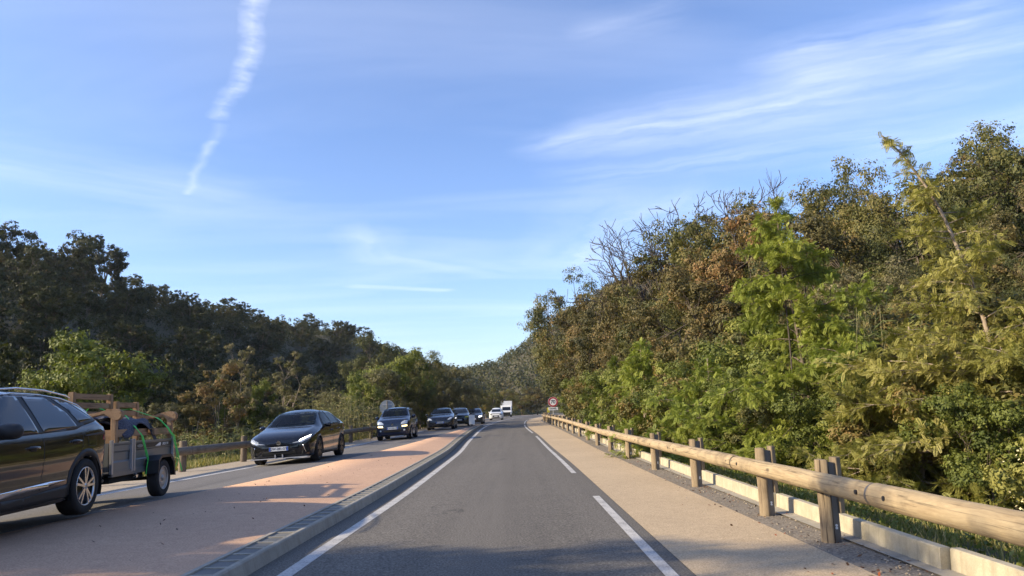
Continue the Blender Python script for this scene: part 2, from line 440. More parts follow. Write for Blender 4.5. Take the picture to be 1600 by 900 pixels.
M['grass'] = leafmat('grass', [(0, (.06, .085, .02)), (.5, (.15, .16, .045)), (.8, (.30, .25, .09)), (1, (.48, .36, .16))], .35)
M['bark'] = wood('bark', (.10, .075, .055), (.17, .135, .10), (.035, .027, .02), 2)
M['bark_pale'] = wood('bark_pale', (.26, .20, .15), (.38, .31, .24), (.12, .09, .065), 2)
M['dead_wood'] = simple('dead_wood', (.07, .055, .045), .9)
def groundmat():
    m_, nb, bs = newmat('ground'); co = objc(nb)
    n1 = nb.noise(co, .25, 6, .6); n2 = nb.noise(co, 5, 6, .7)
    c = nb.ramp(n2, [(.3, (.035, .032, .016)), (.5, (.07, .062, .03)), (.72, (.14, .11, .06))])
    c = nb.mix(nb.mapr(n1, .45, .65, 0, .6), c, (.10, .085, .04))
    nb.t.links.new(c, bs.inputs['Base Color']); bs.inputs['Roughness'].default_value = .95
    bump(nb, bs, n2, .8, .05)
    return m_
M['ground'] = groundmat()
# ------------------------------------------------------------------ road geometry (metres, y ahead)
zr = hermite([-40, 25, 35, 50, 60, 100, 140, 260, 600], [0, 0, .09, .22, .28, .38, .45, .5, .5])
xl = hermite([-40, 6, 14, 24, 36, 56, 70, 87, 100, 115, 135, 180, 230], [-2.05, -2.05, -1.95, -1.98, -2.2, -2.42, -2.25, -1.75, -1.15, -.3, 1.3, 7, 18])
xr = hermite([-40, 6, 17, 36, 57, 74, 99, 132, 180, 230], [1.30, 1.30, 1.30, 1.1, .75, .95, 1.95, 4.9, 13, 26])
xb = hermite([-40, 30, 45, 65, 80, 100, 132, 180, 230], [3.10, 3.12, 3.08, 2.95, 3.05, 4.2, 8.2, 18, 34])
xm = hermite([-40, 8, 10.5, 12, 16, 24, 31, 38, 48, 60], [-6.3, -5.80, -5.65, -5.45, -5.05, -4.75, -4.3, -3.92, -3.42, -2.95])
xll = hermite([-40, 14, 17, 21, 34, 48, 70, 100, 135, 180, 230], [-9.0, -7.8, -7.62, -7.38, -6.98, -6.3, -6.0, -5.0, -2.6, 2.6, 13.5])
xlb = hermite([-40, 20, 30, 38, 55, 75, 100, 135, 180, 230], [-9.9, -8.98, -8.42, -7.9, -7.35, -7.2, -6.3, -4.2, .8, 11.5])
NOSE = 60.0
def dzl(y): return .17 * (1 - sstep(48, 62, y))

def strip(name, ys, cols, mat, kind='structure', smooth=True):
    """cols: list of functions y -> (x, z); sheet between them"""
    ys = np.asarray(ys); n = len(ys); k = len(cols)
    V_ = np.zeros((n, k, 3))
    for j, c in enumerate(cols):
        x, z = c(ys); V_[:, j, 0] = x; V_[:, j, 1] = ys; V_[:, j, 2] = z
    idx = np.arange(n * k).reshape(n, k)
    F_ = np.stack([idx[:-1, :-1], idx[:-1, 1:], idx[1:, 1:], idx[1:, :-1]], -1).reshape(-1, 4)
    me = npmesh(name, V_.reshape(-1, 3), F_, smooth)
    o = link(name, me, None, mat)
    if kind: o['kind'] = kind
    return o
YS = np.concatenate([np.arange(-30, 100, .5), np.arange(100, 231, 1.5)])
YN = np.arange(-30, NOSE + .01, .5)
# own lane: one sheet from the kerb foot to the tan shoulder
road = strip('road', YS, [lambda y: (np.where(y < NOSE, xl(y) - .42, xl(y) - .02), zr(y)), lambda y: (xl(y) * .5 + xr(y) * .5, zr(y) + .02), lambda y: (xr(y) + .12, zr(y))], M['asphalt'])
def lr_right(y):
    t = sstep(56, 64, y)
    return (xm(y) + .02) * (1 - t) + (xl(y) - .02) * t
oroad = strip('road', YS, [lambda y: (xll(y) - .05, zr(y) + .07 * (1 - sstep(48, 62, y))), lambda y: (lr_right(y), zr(y) + dzl(y))], M['asphalt_old'])
sh = strip('shoulder', YS, [lambda y: (xr(y) + .12, zr(y) + .004), lambda y: (xb(y) - .32, zr(y) + .004), ], M['sand_pave'])
gv = strip('gravel_strip', YS, [lambda y: (xb(y) - .32, zr(y) - .012), lambda y: (xb(y) + .1, zr(y) - .004), lambda y: (xb(y) + .45, zr(y) - .02)], M['gravel'])
lsh = strip('shoulder', YS, [lambda y: (xlb(y) - .45, zr(y) + .02), lambda y: (xlb(y) + .35, zr(y) + .05), lambda y: (xll(y) - .35, zr(y) + .06), lambda y: (xll(y) - .05, zr(y) + .07 * (1 - sstep(48, 62, y)))], M['pale_pave'])
# raised resin-surfaced median
def kx(y): return xl(y) - .68      # left edge of the drain kerb
med = strip('median', YN, [lambda y: (xm(y), zr(y) + dzl(y) - .02), lambda y: (xm(y) + .03, zr(y) + dzl(y) + .018), lambda y: (xm(y) * .5 + kx(y) * .5, zr(y) + .175), lambda y: (kx(y), zr(y) + .125)], M['resin'])
# drain kerb: ladder of pale ribs round dark cells
kb = MB()
KY = np.arange(-6, NOSE + .01, .5)
def ring(y):
    x1 = float(xl(y)); z = float(zr(y)); a = x1 - .68
    return [(a, y, z + .10), (a, y, z + .138), (a + .05, y, z + .138), (a + .05, y, z + .124), (a + .245, y, z + .118), (a + .245, y, z + .13), (a + .285, y, z + .128), (a + .30, y, z + .115), (a + .325, y, z), (a + .325, y, z - .05)]
vs = []; fs = []; mi_ = []
for i, y in enumerate(KY): vs += ring(y)
for i in range(len(KY) - 1):
    for k in range(9):
        a = i * 10 + k; kb_f = (a, a + 1, a + 11, a + 10); fs.append((kb_f, 1 if k == 3 else 0))
b0 = len(kb.v); kb.v += vs
for f_, m__ in fs: kb.f.append(list(f_)); kb.sm.append(False); kb.mi.append(m__)
y = -5.9
while y < NOSE - .3:
    x1 = float(xl(y)) - .68; x2 = float(xl(y + .045)) - .68; z = float(zr(y))
    kb.box((x1 + .045, y, z + .10), (x1 + .25, y + .042, z + .131)); y += .31
kb.add([(float(xl(NOSE)) - .68, NOSE, zr(NOSE) - .05), (float(xl(NOSE)) - .355, NOSE, zr(NOSE) - .05), (float(xl(NOSE)) - .38, NOSE, zr(NOSE) + .128), (float(xl(NOSE)) - .68, NOSE, zr(NOSE) + .138)], [(0, 1, 2, 3)])
kerb = kb.build('kerb', [M['kerb_conc'], M['drain_cell']], None, fixn=True); kerb['kind'] = 'structure'
# markings
def mark(y0, y1, xa, xb_, z_, name='road_marking'):
    ys = np.arange(y0, y1 + .01, .5)
    o = strip(name, ys, [lambda y: (xa(y), z_(y)), lambda y: (xb_(y), z_(y))], M['marking'])
    o.data.name = name
    return o
lin = lambda k: (lambda y: zr(y) + k)
mark(-6, 228, lambda y: xl(y) - .075, lambda y: xl(y) + .065, lambda y: zr(y) + .0055 + .02 * .08)
for y0, y1 in [(-1.0, 0.), (3.0, 12.0), (16.4, 38.0), (42, 62), (66, 90), (94, 228)]:
    mark(y0, y1, lambda y: xr(y) - .13, lambda y: xr(y) - .02, lambda y: zr(y) + .010)
zll = lambda y: zr(y) + .07 * (1 - sstep(48, 62, y)) + .012
mark(-10, 228, lambda y: xll(y) + .05, lambda y: xll(y) + .22, zll)
ys_ = np.arange(62, 110, .5)
strip('road_marking', ys_, [lambda y: (xl(y) - .40, zr(y) + .010), lambda y: (xl(y) - .26, zr(y) + .008)], M['marking'])

# ------------------------------------------------------------------ ground: one sheet to the horizon
def gz(x, y):
    x = np.asarray(x, float); y = np.asarray(y, float)
    L = xlb(y) - .45; Rr = xb(y) + .5
    far = np.clip((y - 230) / 60, 0, 1)
    base = zr(y)
    dr = x - Rr; dl = L - x
    inside = np.minimum(dr, dl)
    z = base - .14 * np.ones_like(x)
    # right verge, ditch and hillside
    rz = -.04 - .36 * sstep(0, 2.6, dr) + .16 * sstep(3.5, 5.5, dr) + np.clip(dr - 5, 0, None) * .33 - np.clip(dr - 75, 0, None) * .22 - np.clip(dr - 150, 0, None) * .11
    rz = rz * (1 - .55 * sstep(60, 130, y) * (1 - sstep(20, 90, dr)))
    z = np.where(dr > 0, base + rz, z)
    lz = -.03 - .35 * sstep(.4, 3.5, dl)
    hill = 21.5 * sstep(0, 1, np.clip((dl - 15) / 56, 0, 1)) * (.40 + .60 * sstep(15, 105, y)) * (1 + .16 * sstep(110, 220, y) - .16 * sstep(230, 340, y)) + np.clip(dl - 71, 0, 200) * .03
    hill = hill * (1 - .95 * sstep(360, 520, y))
    z = np.where(dl > 0, base + lz + hill, z)
    # spur closing the valley
    s = np.exp(-((y - 400) / 95) ** 2) * 86 * sstep(-75, 112, x)
    s = s * (1 - .62 * sstep(30, 150, x))
    z = z + s * sstep(235, 300, y)
    n = np.sin(x * .11 + 1.3) * np.cos(y * .083) * 1.2 + np.sin(x * .27 + y * .19) * .5
    z = z + n * sstep(10, 30, np.maximum(dr, dl))
    return z
def axis_pts(parts):
    return np.unique(np.concatenate([np.arange(a, b, s) for a, b, s in parts]))
gx = axis_pts([(-1200, -400, 100), (-400, -120, 14), (-120, -30, 4), (-30, -12, 1.5), (-12, 14, .5), (14, 30, 1.5), (30, 130, 4), (130, 420, 14), (420, 1201, 100)])
gy = axis_pts([(-500, -60, 55), (-60, -12, 4), (-12, 60, 1.), (60, 120, 2), (120, 300, 5), (300, 620, 10), (620, 1700, 90)])
GX, GY = np.meshgrid(gx, gy)
GZ = gz(GX, GY)
idx = np.arange(GX.size).reshape(GX.shape)
F_ = np.stack([idx[:-1, :-1], idx[:-1, 1:], idx[1:, 1:], idx[1:, :-1]], -1).reshape(-1, 4)
gme = npmesh('ground', np.stack([GX, GY, GZ], -1).reshape(-1, 3), F_, True)
g_o = link('ground', gme, None, M['ground']); g_o['kind'] = 'structure'
def gzf(x, y): return float(gz(np.array([x]), np.array([y]))[0])

# ------------------------------------------------------------------ concrete edging behind the right barrier
ed = MB(); y = 2.2; k = 0
while y < 78:
    y1 = y + 3.96; j0 = -.035; j1 = .035
    pts = []
    for yy, j in ((y, j0), (y1, j1)):
        x0 = float(xb(yy)) + .27 + j; z0 = float(zr(yy))
        pts.append([(x0, yy, z0 - .05), (x0 + .012, yy, z0 + .17), (x0 + .022, yy, z0 + .18), (x0 + .095, yy, z0 + .18), (x0 + .105, yy, z0 + .17), (x0 + .11, yy, z0 - .25)])
    ed.add(pts[0] + pts[1], [(0, 1, 2, 3, 4, 5)[::-1], (6, 7, 8, 9, 10, 11)] + [(i, (i + 1) % 6, (i + 1) % 6 + 6, i + 6) for i in range(6)])
    y = y1 + .02; k += 1
e_o = ed.build('kerb', M['kerb_conc_pale']); e_o['kind'] = 'structure'
bt = MB()
for yy in np.arange(-6, 80, 2.0):
    a = [(float(xb(q)) + t, q, float(zr(q)) + zz) for q in (yy, yy + 2) for t, zz in ((.12, .012), (.30, .014))]
    bt.add(a, [(0, 1, 3, 2)])
f_o = bt.build('kerb', M['kerb_conc']); f_o['kind'] = 'structure'

# ------------------------------------------------------------------ barriers
def log_mesh(p0, p1, r_, seed, mat, name, parent, n=20, nk=9):
    """a turned log, slightly irregular, hollow-looking chamfered ends and knots"""
    rg = random.Random(seed); p0 = Vector(p0); p1 = Vector(p1)
    prof = []; L = (p1 - p0).length; ns = 16
    mb = MB(); vs = []; fs = []
    ph = [rg.uniform(0, 6.28) for _ in range(4)]
    d = (p1 - p0).normalized(); a = d.cross(Vector((0, 0, 1))).normalized(); b = a.cross(d)
    st = [0, .004, .012] + [i / ns for i in range(1, ns)] + [.988, .996, 1]
    for i, t in enumerate(st):
        rr = r_ * (1 + .02 * math.sin(t * 5 + ph[0]) + .012 * math.sin(t * 17 + ph[1]))
        if i in (0, len(st) - 1): rr *= .93
        elif i in (1, len(st) - 2): rr *= .985
        for k in range(n):
            an = 2 * math.pi * k / n
            q = rr * (1 + .012 * math.sin(3 * an + ph[2] + t * 3) + .008 * math.sin(7 * an + ph[3] + t * 2))
            vs.append(p0 + (p1 - p0) * t + (a * math.cos(an) + b * math.sin(an)) * q)
    for i in range(len(st) - 1):
        for k in range(n):
            k2 = (k + 1) % n; fs.append((i * n + k, i * n + k2, (i + 1) * n + k2, (i + 1) * n + k))
    mb.add(vs, fs, True); mb.add(vs[:n], [tuple(range(n))]); mb.add(vs[-n:], [tuple(range(n))[::-1]])
    return mb.build(name, mat, parent)
bar_r = empty('wooden_barrier', (float(xb(2)), 2, 0), 0, 'round-log wooden guard rail on steel-backed posts along the right shoulder', 'guard rail')
def P_(v): return (v[0] - bar_r.location[0], v[1] - bar_r.location[1], v[2] - bar_r.location[2])
joints = [-1.8, 2.2, 6.28]
yy = 6.28
while yy < 100: yy += 3.9; joints.append(yy)
for i in range(len(joints) - 1):
    y0, y1 = joints[i], joints[i + 1]
    zc0, zc1 = float(zr(y0)) + .59, float(zr(y1)) + .59
    r_ = .098 + .004 * math.sin(i * 2.3)
    lg = log_mesh(P_((float(xb(y0)) - .17, y0 + .012, zc0)), P_((float(xb(y1)) - .17, y1 - .012, zc1)), r_, i, M['log'], 'rail', bar_r)
    rb = MB(); a = Vector(P_((float(xb(y1)) - .17, y1 - .03, zc1))); b = Vector(P_((float(xb(y1)) - .17, y1 + .03, zc1)))
    rb.tube([a, b], r_ * .90, 20); rb.build('joint_ring', M['steel'], bar_r)
    for dy in (-.28, .20):       # bolt recesses on the road side near the joint
        yb_ = y1 + dy - .05
        if yb_ > y1 - .012 and i == len(joints) - 2: continue
        c = Vector(P_((float(xb(yb_)) - .17 - r_ * .985, yb_, zc1 + .01)))
        bh = MB(); bh.tube([c + Vector((-.006, 0, 0)), c + Vector((.02, 0, 0))], .020, 10)
        bh.build('bolt_hole', M['ink'], bar_r)
posts = [3.6, 7.62, 9.5, 13.1, 16.9, 20.8, 24.7] + [24.7 + 3.9 * i for i in range(1, 20)]
def make_post(y, rgseed):
    rg = random.Random(rgseed)
    x = float(xb(y)); z = float(zr(y))
    o = Vector(P_((x, y, z)))
    mb = MB(); n = 14
    def half(cx, r_, z0, z1, side, ysq=1.0, steps=5):
        vs = []; fs = []
        for i in range(steps + 1):
            zz = z0 + (z1 - z0) * i / steps; rr = r_ * (1 + .03 * math.sin(i * 1.7 + rgseed)) * (.985 if i == steps else 1)
            for k in range(n):
                t = math.pi * k / (n - 1)
                vs.append((o.x + cx - side * rr * math.sin(t) * 1.0, o.y + rr * math.cos(t) * ysq, o.z + zz))
        for i in range(steps):
            for k in range(n):
                k2 = (k + 1) % n; fs.append((i * n + k, i * n + k2, (i + 1) * n + k2, (i + 1) * n + k))
        mb.add(vs, fs, True); mb.add(vs[-n:], [tuple(range(n))]); mb.add(vs[:n], [tuple(range(n))[::-1]])
    h = .80 + rg.uniform(-.015, .015)
    half(-.025, .095, -.08, h, 1, 1.0)
    half(.055, .075, .27, h + .02, -1, 1.0)
    p = mb.build('post', M['post_wood'], bar_r)
    st = MB()
    st.box((o.x - .022, o.y - .05, o.z - .1), (o.x + .052, o.y - .042, o.z + h - .03))
    st.box((o.x - .022, o.y + .042, o.z - .1), (o.x + .052, o.y + .05, o.z + h - .03))
    st.box((o.x + .046, o.y - .04, o.z - .1), (o.x + .052, o.y + .04, o.z + h - .03))
    s_ = st.build('steel_channel', M['steel'], p)
    sl = MB(); sl.tube([(o.x + .015, o.y - .054, o.z + .13), (o.x + .015, o.y - .0505, o.z + .13)], .013, 10); sl.tube([(o.x + .015, o.y - .054, o.z + .155), (o.x + .015, o.y - .0505, o.z + .155)], .013, 10)
    sl.build('slot', M['white_plastic'], p)
for i, y in enumerate(posts): make_post(y, i)

bar_l = empty('wooden_barrier', (float(xlb(20)), 20, 0), 0, 'weathered grey-brown log guard rail along the verge behind the oncoming cars', 'guard rail')
def Q_(v): return (v[0] - bar_l.location[0], v[1] - bar_l.location[1], v[2] - bar_l.location[2])
yy = 12.2; lp = []
while yy < 125: lp.append(yy); yy += 4.0
for i, y in enumerate(lp):
    x = float(xlb(y)); z = float(zr(y)) + .03
    mb = MB(); a = Vector(Q_((x, y, z)))
    mb.tube([a + Vector((0, 0, -.1)), a + Vector((0, 0, .4)), a + Vector((0, 0, .82))], [.10, .098, .095], 12); mb.build('post', M['old_post'], bar_l)
    if i < len(lp) - 1:
        y1 = lp[i + 1]
        log_mesh(Q_((x + .16, y + .01, z + .56)), Q_((float(xlb(y1)) + .16, y1 - .01, float(zr(y1)) + .59)), .11, 50 + i, M['old_log'], 'rail', bar_l, 14)

# ------------------------------------------------------------------ text
def text_mesh(s, size, mat, name, parent, Mx, ext=.002, shear=0.0, space=1.0):
    cu = bpy.data.curves.new(name, 'FONT'); cu.body = s; cu.size = size; cu.align_x = 'CENTER'; cu.align_y = 'CENTER'; cu.extrude = ext; cu.shear = shear; cu.space_character = space; cu.resolution_u = 3
    cu.offset = size * .012
    ob = bpy.data.objects.new('tmp', cu); col.objects.link(ob)
    dg = bpy.context.evaluated_depsgraph_get()
    me = bpy.data.meshes.new_from_object(ob.evaluated_get(dg)); bpy.data.objects.remove(ob); bpy.data.curves.remove(cu)
    me.transform(Mx); me.materials.clear(); me.name = name
    return link(name, me, parent, mat)
def face_m(loc):   # text plane facing -Y (towards the photographer)
    return Matrix.Translation(loc) @ Matrix(((1, 0, 0, 0), (0, 0, -1, 0), (0, 1, 0, 0), (0, 0, 0, 1)))
def side_m(loc):   # text plane facing +X
    return Matrix.Translation(loc) @ Matrix(((0, 0, 1, 0), (1, 0, 0, 0), (0, 1, 0, 0), (0, 0, 0, 1)))

# ------------------------------------------------------------------ signs
def disc(mb, c, r_, y0, y1, n=40, r_in=0.0):
    cx, cz = c
    if r_in == 0:
        mb.prism([(cx + r_ * math.cos(2 * math.pi * k / n), cz + r_ * math.sin(2 * math.pi * k / n)) for k in range(n)], 1, y0, y1)
    else:
        vs = []
        for yy in (y0, y1):
            for rr in (r_, r_in):
                vs += [(cx + rr * math.cos(2 * math.pi * k / n), yy, cz + rr * math.sin(2 * math.pi * k / n)) for k in range(n)]
        fs = []
        for k in range(n):
            k2 = (k + 1) % n
            fs += [(k, k2, n + k2, n + k), (2 * n + k, 3 * n + k, 3 * n + k2, 2 * n + k2), (k, 2 * n + k, 2 * n + k2, k2), (n + k, n + k2, 3 * n + k2, 3 * n + k)]
        mb.add(vs, fs)
sy = 66.0; sx = at(864, 628, sy).x; szc = at(864, 628, sy).z; g0 = gzf(sx, sy)
sg = empty('speed_limit_sign', (sx, sy, g0), 0, 'round red-ringed 70 sign with a small RAPPEL plate on a pole behind the right rail', 'road sign')
zc_ = szc - g0
mb = MB(); mb.tube([(0, .05, -.3), (0, .05, zc_ + .3)], .035, 10); mb.build('pole', M['galv'], sg)
mb = MB(); disc(mb, (0, zc_), .44, 0, .02); fc = mb.build('sign_face', M['sign_white'], sg)
mb = MB(); disc(mb, (0, zc_), .425, -.006, -.001, r_in=.30); mb.build('red_ring', M['sign_red'], fc)
text_mesh('70', .44, M['ink'], 'speed_number', fc, face_m((0, -.005, zc_)), .003, 0, .95)
mb = MB(); mb.box((-.42, 0, zc_ - .72), (.42, .02, zc_ - .47)); pl = mb.build('sub_plate', M['sign_white'], sg)
text_mesh('RAPPEL', .20, M['ink'], 'plate_text', pl, face_m((0, -.004, zc_ - .595)), .002)
# round sign seen from behind, left verge
p = at(605, 637, 44); g0 = gzf(p.x, p.y)
sb = empty('road_sign', (p.x, p.y, g0), 0, 'grey back of a round road sign standing in the weeds behind the small dark-blue car', 'road sign')
mb = MB(); disc(mb, (0, p.z - g0), .45, 0, .02); mb.build('sign_plate', M['sign_back'], sb)
mb = MB(); mb.tube([(0, -.045, -.3), (0, -.045, p.z - g0 + .42)], .03, 10); mb.build('pole', M['steel'], sb)
mb = MB()
for dz in (-.22, .18): mb.box((-.28, -.02, p.z - g0 + dz), (.28, -.002, p.z - g0 + dz + .04))
mb.build('bracket', M['galv'], sb)
# white marker panel on the nose of the median
ny = 57.0; nx = at(737.5, 667, ny).x; nz = float(zr(ny)) + .14
mk = empty('marker_panel', (nx, ny, nz), 0, 'small white rounded marker panel standing on the tip of the median', 'marker')
mb = MB(); w2, hh = .22, .82
pl_ = [(-w2, .12), (w2, .12)] + [(w2 - .06 + .06 * math.cos(t), hh - .06 + .06 * math.sin(t)) for t in (0, .5, 1.0, 1.57)] + [(-w2 + .06 + .06 * math.cos(t), hh - .06 + .06 * math.sin(t)) for t in (1.57, 2.1, 2.6, 3.14)]
mb.prism(pl_, 1, -.03, .03); mb.build('panel', M['white_plastic'], mk)
mb = MB(); mb.tube([(0, 0, 0), (0, 0, .14)], .05, 10); mb.tube([(0, 0, 0), (0, 0, .03)], .14, 14); mb.build('base', M['black_trim'], mk)
# yellow markers at the bend
for px_, py_, yy, lab in ((857, 641, 84, 'small yellow roadside marker just left of the 70 sign'),):
    p = at(px_, py_, yy); g0 = gzf(p.x, yy)
    ym = empty('roadside_marker', (p.x, yy, g0), 0, lab, 'marker')
    mb = MB(); mb.tube([(0, 0, -.1), (0, 0, p.z - g0)], .03, 8); mb.build('post', M['galv'], ym)
    mb = MB(); mb.box((-.16, -.06, p.z - g0 - .25), (.12, -.035, p.z - g0 + .3)); mb.build('panel', M['yellow_plastic'], ym)
# ------------------------------------------------------------------ vehicles
# local axes: front bumper at y=0 facing -Y, rear at y=L, x across, z up
def loft_body(st, ds=.03, na=14, nb_=10, nc=9, kshoulder=.87):
    """st rows: (y, zb, W, zs, zt, Wr).  Returns verts grid builder data"""
    st = np.array(st, float); n = len(st)
    t = np.concatenate([[0], np.cumsum(np.sqrt((np.diff(st[:, 0])) ** 2 + (np.diff(st[:, 4])) ** 2 * .6 + (np.diff(st[:, 2])) ** 2 + 1e-4))])
    fs = [hermite(t, st[:, k]) for k in range(6)]
    m_ = int(t[-1] / ds) + 1
    tt = np.unique(np.concatenate([np.linspace(0, t[-1], m_), t]))
    Y, ZB, Wd, ZS, ZT, WR = [f(tt) for f in fs]
    rings = []
    for i in range(len(tt)):
        r_ = []; w_ = Wd[i]; zb, zs, zt, wr = ZB[i], ZS[i], ZT[i], min(WR[i], Wd[i] * .97)
        r_.append((0, zb)); r_.append((w_ * .5, zb)); r_.append((w_ * .86, zb))
        for k in range(na + 1):          # sill to shoulder
            u = k / na; z = zb + .02 + (zs - zb - .02) * u
            b = 1 - .055 * (1 - u) ** 2.2 - .035 * max(0, (u - .62) / .38) ** 2 - .010 * math.exp(-((u - .45) / .10) ** 2)
            r_.append((w_ * b, z))
        ze = zs + (zt - zs) * kshoulder; ys_ = w_ * .965
        for k in range(1, nb_ + 1):
            u = k / nb_
            r_.append((ys_ + (wr - ys_) * (u ** 1.12), zs + (ze - zs) * (u ** .94)))
        for k in range(1, nc + 1):
            u = k / nc; a = wr * (1 - u); q = 1 - (a / max(wr, 1e-5)) ** 2.6
            r_.append((a, ze + (zt - ze) * q))
        rings.append(r_)
    return tt, Y, rings
def make_car(name, label, st, wheels, mats, group=None, ds=.03, arch=.36, wr=.33, kshoulder=.87, cat='car'):
    """wheels: (front axle y, rear axle y, track half = outer face x)"""
    car = empty(name, (0, 0, 0), 0, label, cat, group)
    tt, Y, rings = loft_body(st, ds, kshoulder=kshoulder)
    n = len(rings); k = len(rings[0])
    V_ = []; 
    for i in range(n):
        for x, z in rings[i]: V_.append((x, Y[i], z))
    base = n * k
    for i in range(n):
        for x, z in rings[i]: V_.append((-x, Y[i], z))
    F_ = []
    def dead(cy, cz, x):
        return x > st[3][2] * .55 and any((cy - w_) ** 2 + (cz - wr) ** 2 < arch * arch for w_ in wheels[:2])
    for i in range(n - 1):
        for j in range(k - 1):
            q = (i * k + j, (i + 1) * k + j, (i + 1) * k + j + 1, i * k + j + 1)
            c = [sum(V_[v][a] for v in q) / 4 for a in range(3)]
            if dead(c[1], c[2], c[0]): continue
            F_.append(q); F_.append(tuple(base + v for v in q[::-1]))
    for i in (0, n - 1):
        F_.append([i * k + j for j in range(k)] + [base + i * k + j for j in range(k - 1, -1, -1)])
    bm = bmesh.new(); bv = [bm.verts.new(v) for v in V_]
    for f in F_:
        try: bm.faces.new([bv[v] for v in f])
        except ValueError: pass
    bmesh.ops.remove_doubles(bm, verts=bm.verts, dist=2e-4)
    bmesh.ops.recalc_face_normals(bm, faces=bm.faces)
    for f in bm.faces: f.smooth = True
    me = bpy.data.meshes.new('body'); bm.to_mesh(me); bm.free()
    body = link('body', me, car, mats['paint'])
    # full surface for projection (arches not cut)
    P_all = []
    for i in range(n - 1):
        for j in range(k - 1):
            q = (i * k + j, (i + 1) * k + j, (i + 1) * k + j + 1, i * k + j + 1); P_all.append(q); P_all.append(tuple(base + v for v in q))
    for i in (0, n - 1): P_all.append(tuple([i * k + j for j in range(k)] + [base + i * k + j for j in range(k - 1, -1, -1)]))
    bvh = BVHTree.FromPolygons([Vector(v) for v in V_], P_all)
    info = dict(car=car, body=body, bvh=bvh, L=st[-1][0], arch=arch, wr=wr, wheels=wheels, mats=mats)
    return info
def patch(C_, name, outline, view, mat, off=.006, res=.06, parent=None, skirt=.014, sx_=1):
    """outline (2D) laid on the body surface. view: 'side' (y,z) from +x*sx_, 'front' (x,z) from -y, 'rear' (x,z) from +y, 'top' (x,y)"""
    bm = bmesh.new()
    vs = [bm.verts.new((a, b, 0)) for a, b in outline]
    bm.faces.new(vs); bmesh.ops.triangulate(bm, faces=bm.faces)
    xs = [a for a, b in outline]; ys = [b for a, b in outline]
    for lo, hi, nrm in ((min(xs), max(xs), (1, 0, 0)), (min(ys), max(ys), (0, 1, 0))):
        m_ = int((hi - lo) / res)
        for i in range(1, m_ + 1):
            v = lo + (hi - lo) * i / (m_ + 1); co = (v, 0, 0) if nrm[0] else (0, v, 0)
            bmesh.ops.bisect_plane(bm, geom=bm.verts[:] + bm.edges[:] + bm.faces[:], plane_co=co, plane_no=nrm, dist=1e-6)
    edge = [e for e in bm.edges if len(e.link_faces) == 1]
    orig = {}
    last = None
    def hit(a, b):
        if view == 'side': o, d = Vector((sx_ * 4, a, b)), Vector((-sx_, 0, 0))
        elif view == 'front': o, d = Vector((a, -3, b)), Vector((0, 1, 0))
        elif view == 'rear': o, d = Vector((a, 9, b)), Vector((0, -1, 0))
        else: o, d = Vector((a, b, 5)), Vector((0, 0, -1))
        h, nn, _, _ = C_['bvh'].ray_cast(o, d)
        if h is None:
            h, nn, _, _ = C_['bvh'].find_nearest(Vector((0, a, b)) + Vector((sx_ * 1.0, 0, 0)) if view == 'side' else (Vector((a, 0 if view == 'front' else C_['L'], b)) if view != 'top' else Vector((a, b, 1))))
        if nn.dot(d) > 0: nn = -nn
        return h, nn
    for v in bm.verts:
        h, nn = hit(v.co.x, v.co.y); orig[v] = (h, nn)
    ext = bmesh.ops.extrude_edge_only(bm, edges=edge)
    newv = [g for g in ext['geom'] if isinstance(g, bmesh.types.BMVert)]
    lut = {}
    for v in list(orig): lut[(round(v.co.x, 6), round(v.co.y, 6))] = orig[v]
    for v in newv: orig[v] = lut[(round(v.co.x, 6), round(v.co.y, 6))]
    ns = set(newv)
    for v, (h, nn) in orig.items():
        v.co = h + nn * (off - (skirt if v in ns else 0))
    bmesh.ops.recalc_face_normals(bm, faces=bm.faces)
    # flip so that normals look outwards
    big = max(bm.faces, key=lambda f: f.calc_area()); c = big.calc_center_median()
    ref = {'side': Vector((sx_, 0, 0)), 'front': Vector((0, -1, 0)), 'rear': Vector((0, 1, 0)), 'top': Vector((0, 0, 1))}[view]
    if big.normal.dot(ref) < 0: bmesh.ops.reverse_faces(bm, faces=bm.faces)
    for f in bm.faces: f.smooth = not any(v in ns for v in f.verts)
    me = bpy.data.meshes.new(name); bm.to_mesh(me); bm.free()
    return link(name, me, parent or C_['car'], mat)
def rounded(poly, r_=.04, n=4):
    out = []; m_ = len(poly)
    for i in range(m_):
        p0, p1, p2 = Vector((*poly[i - 1], 0)), Vector((*poly[i], 0)), Vector((*poly[(i + 1) % m_], 0))
        a = (p0 - p1); b = (p2 - p1); q = min(r_, a.length * .45, b.length * .45); a = p1 + a.normalized() * q; b = p1 + b.normalized() * q
        for k in range(n + 1):
            t = k / n; c = a * (1 - t) ** 2 + p1 * 2 * t * (1 - t) + b * t * t; out.append((c.x, c.y))
    return out
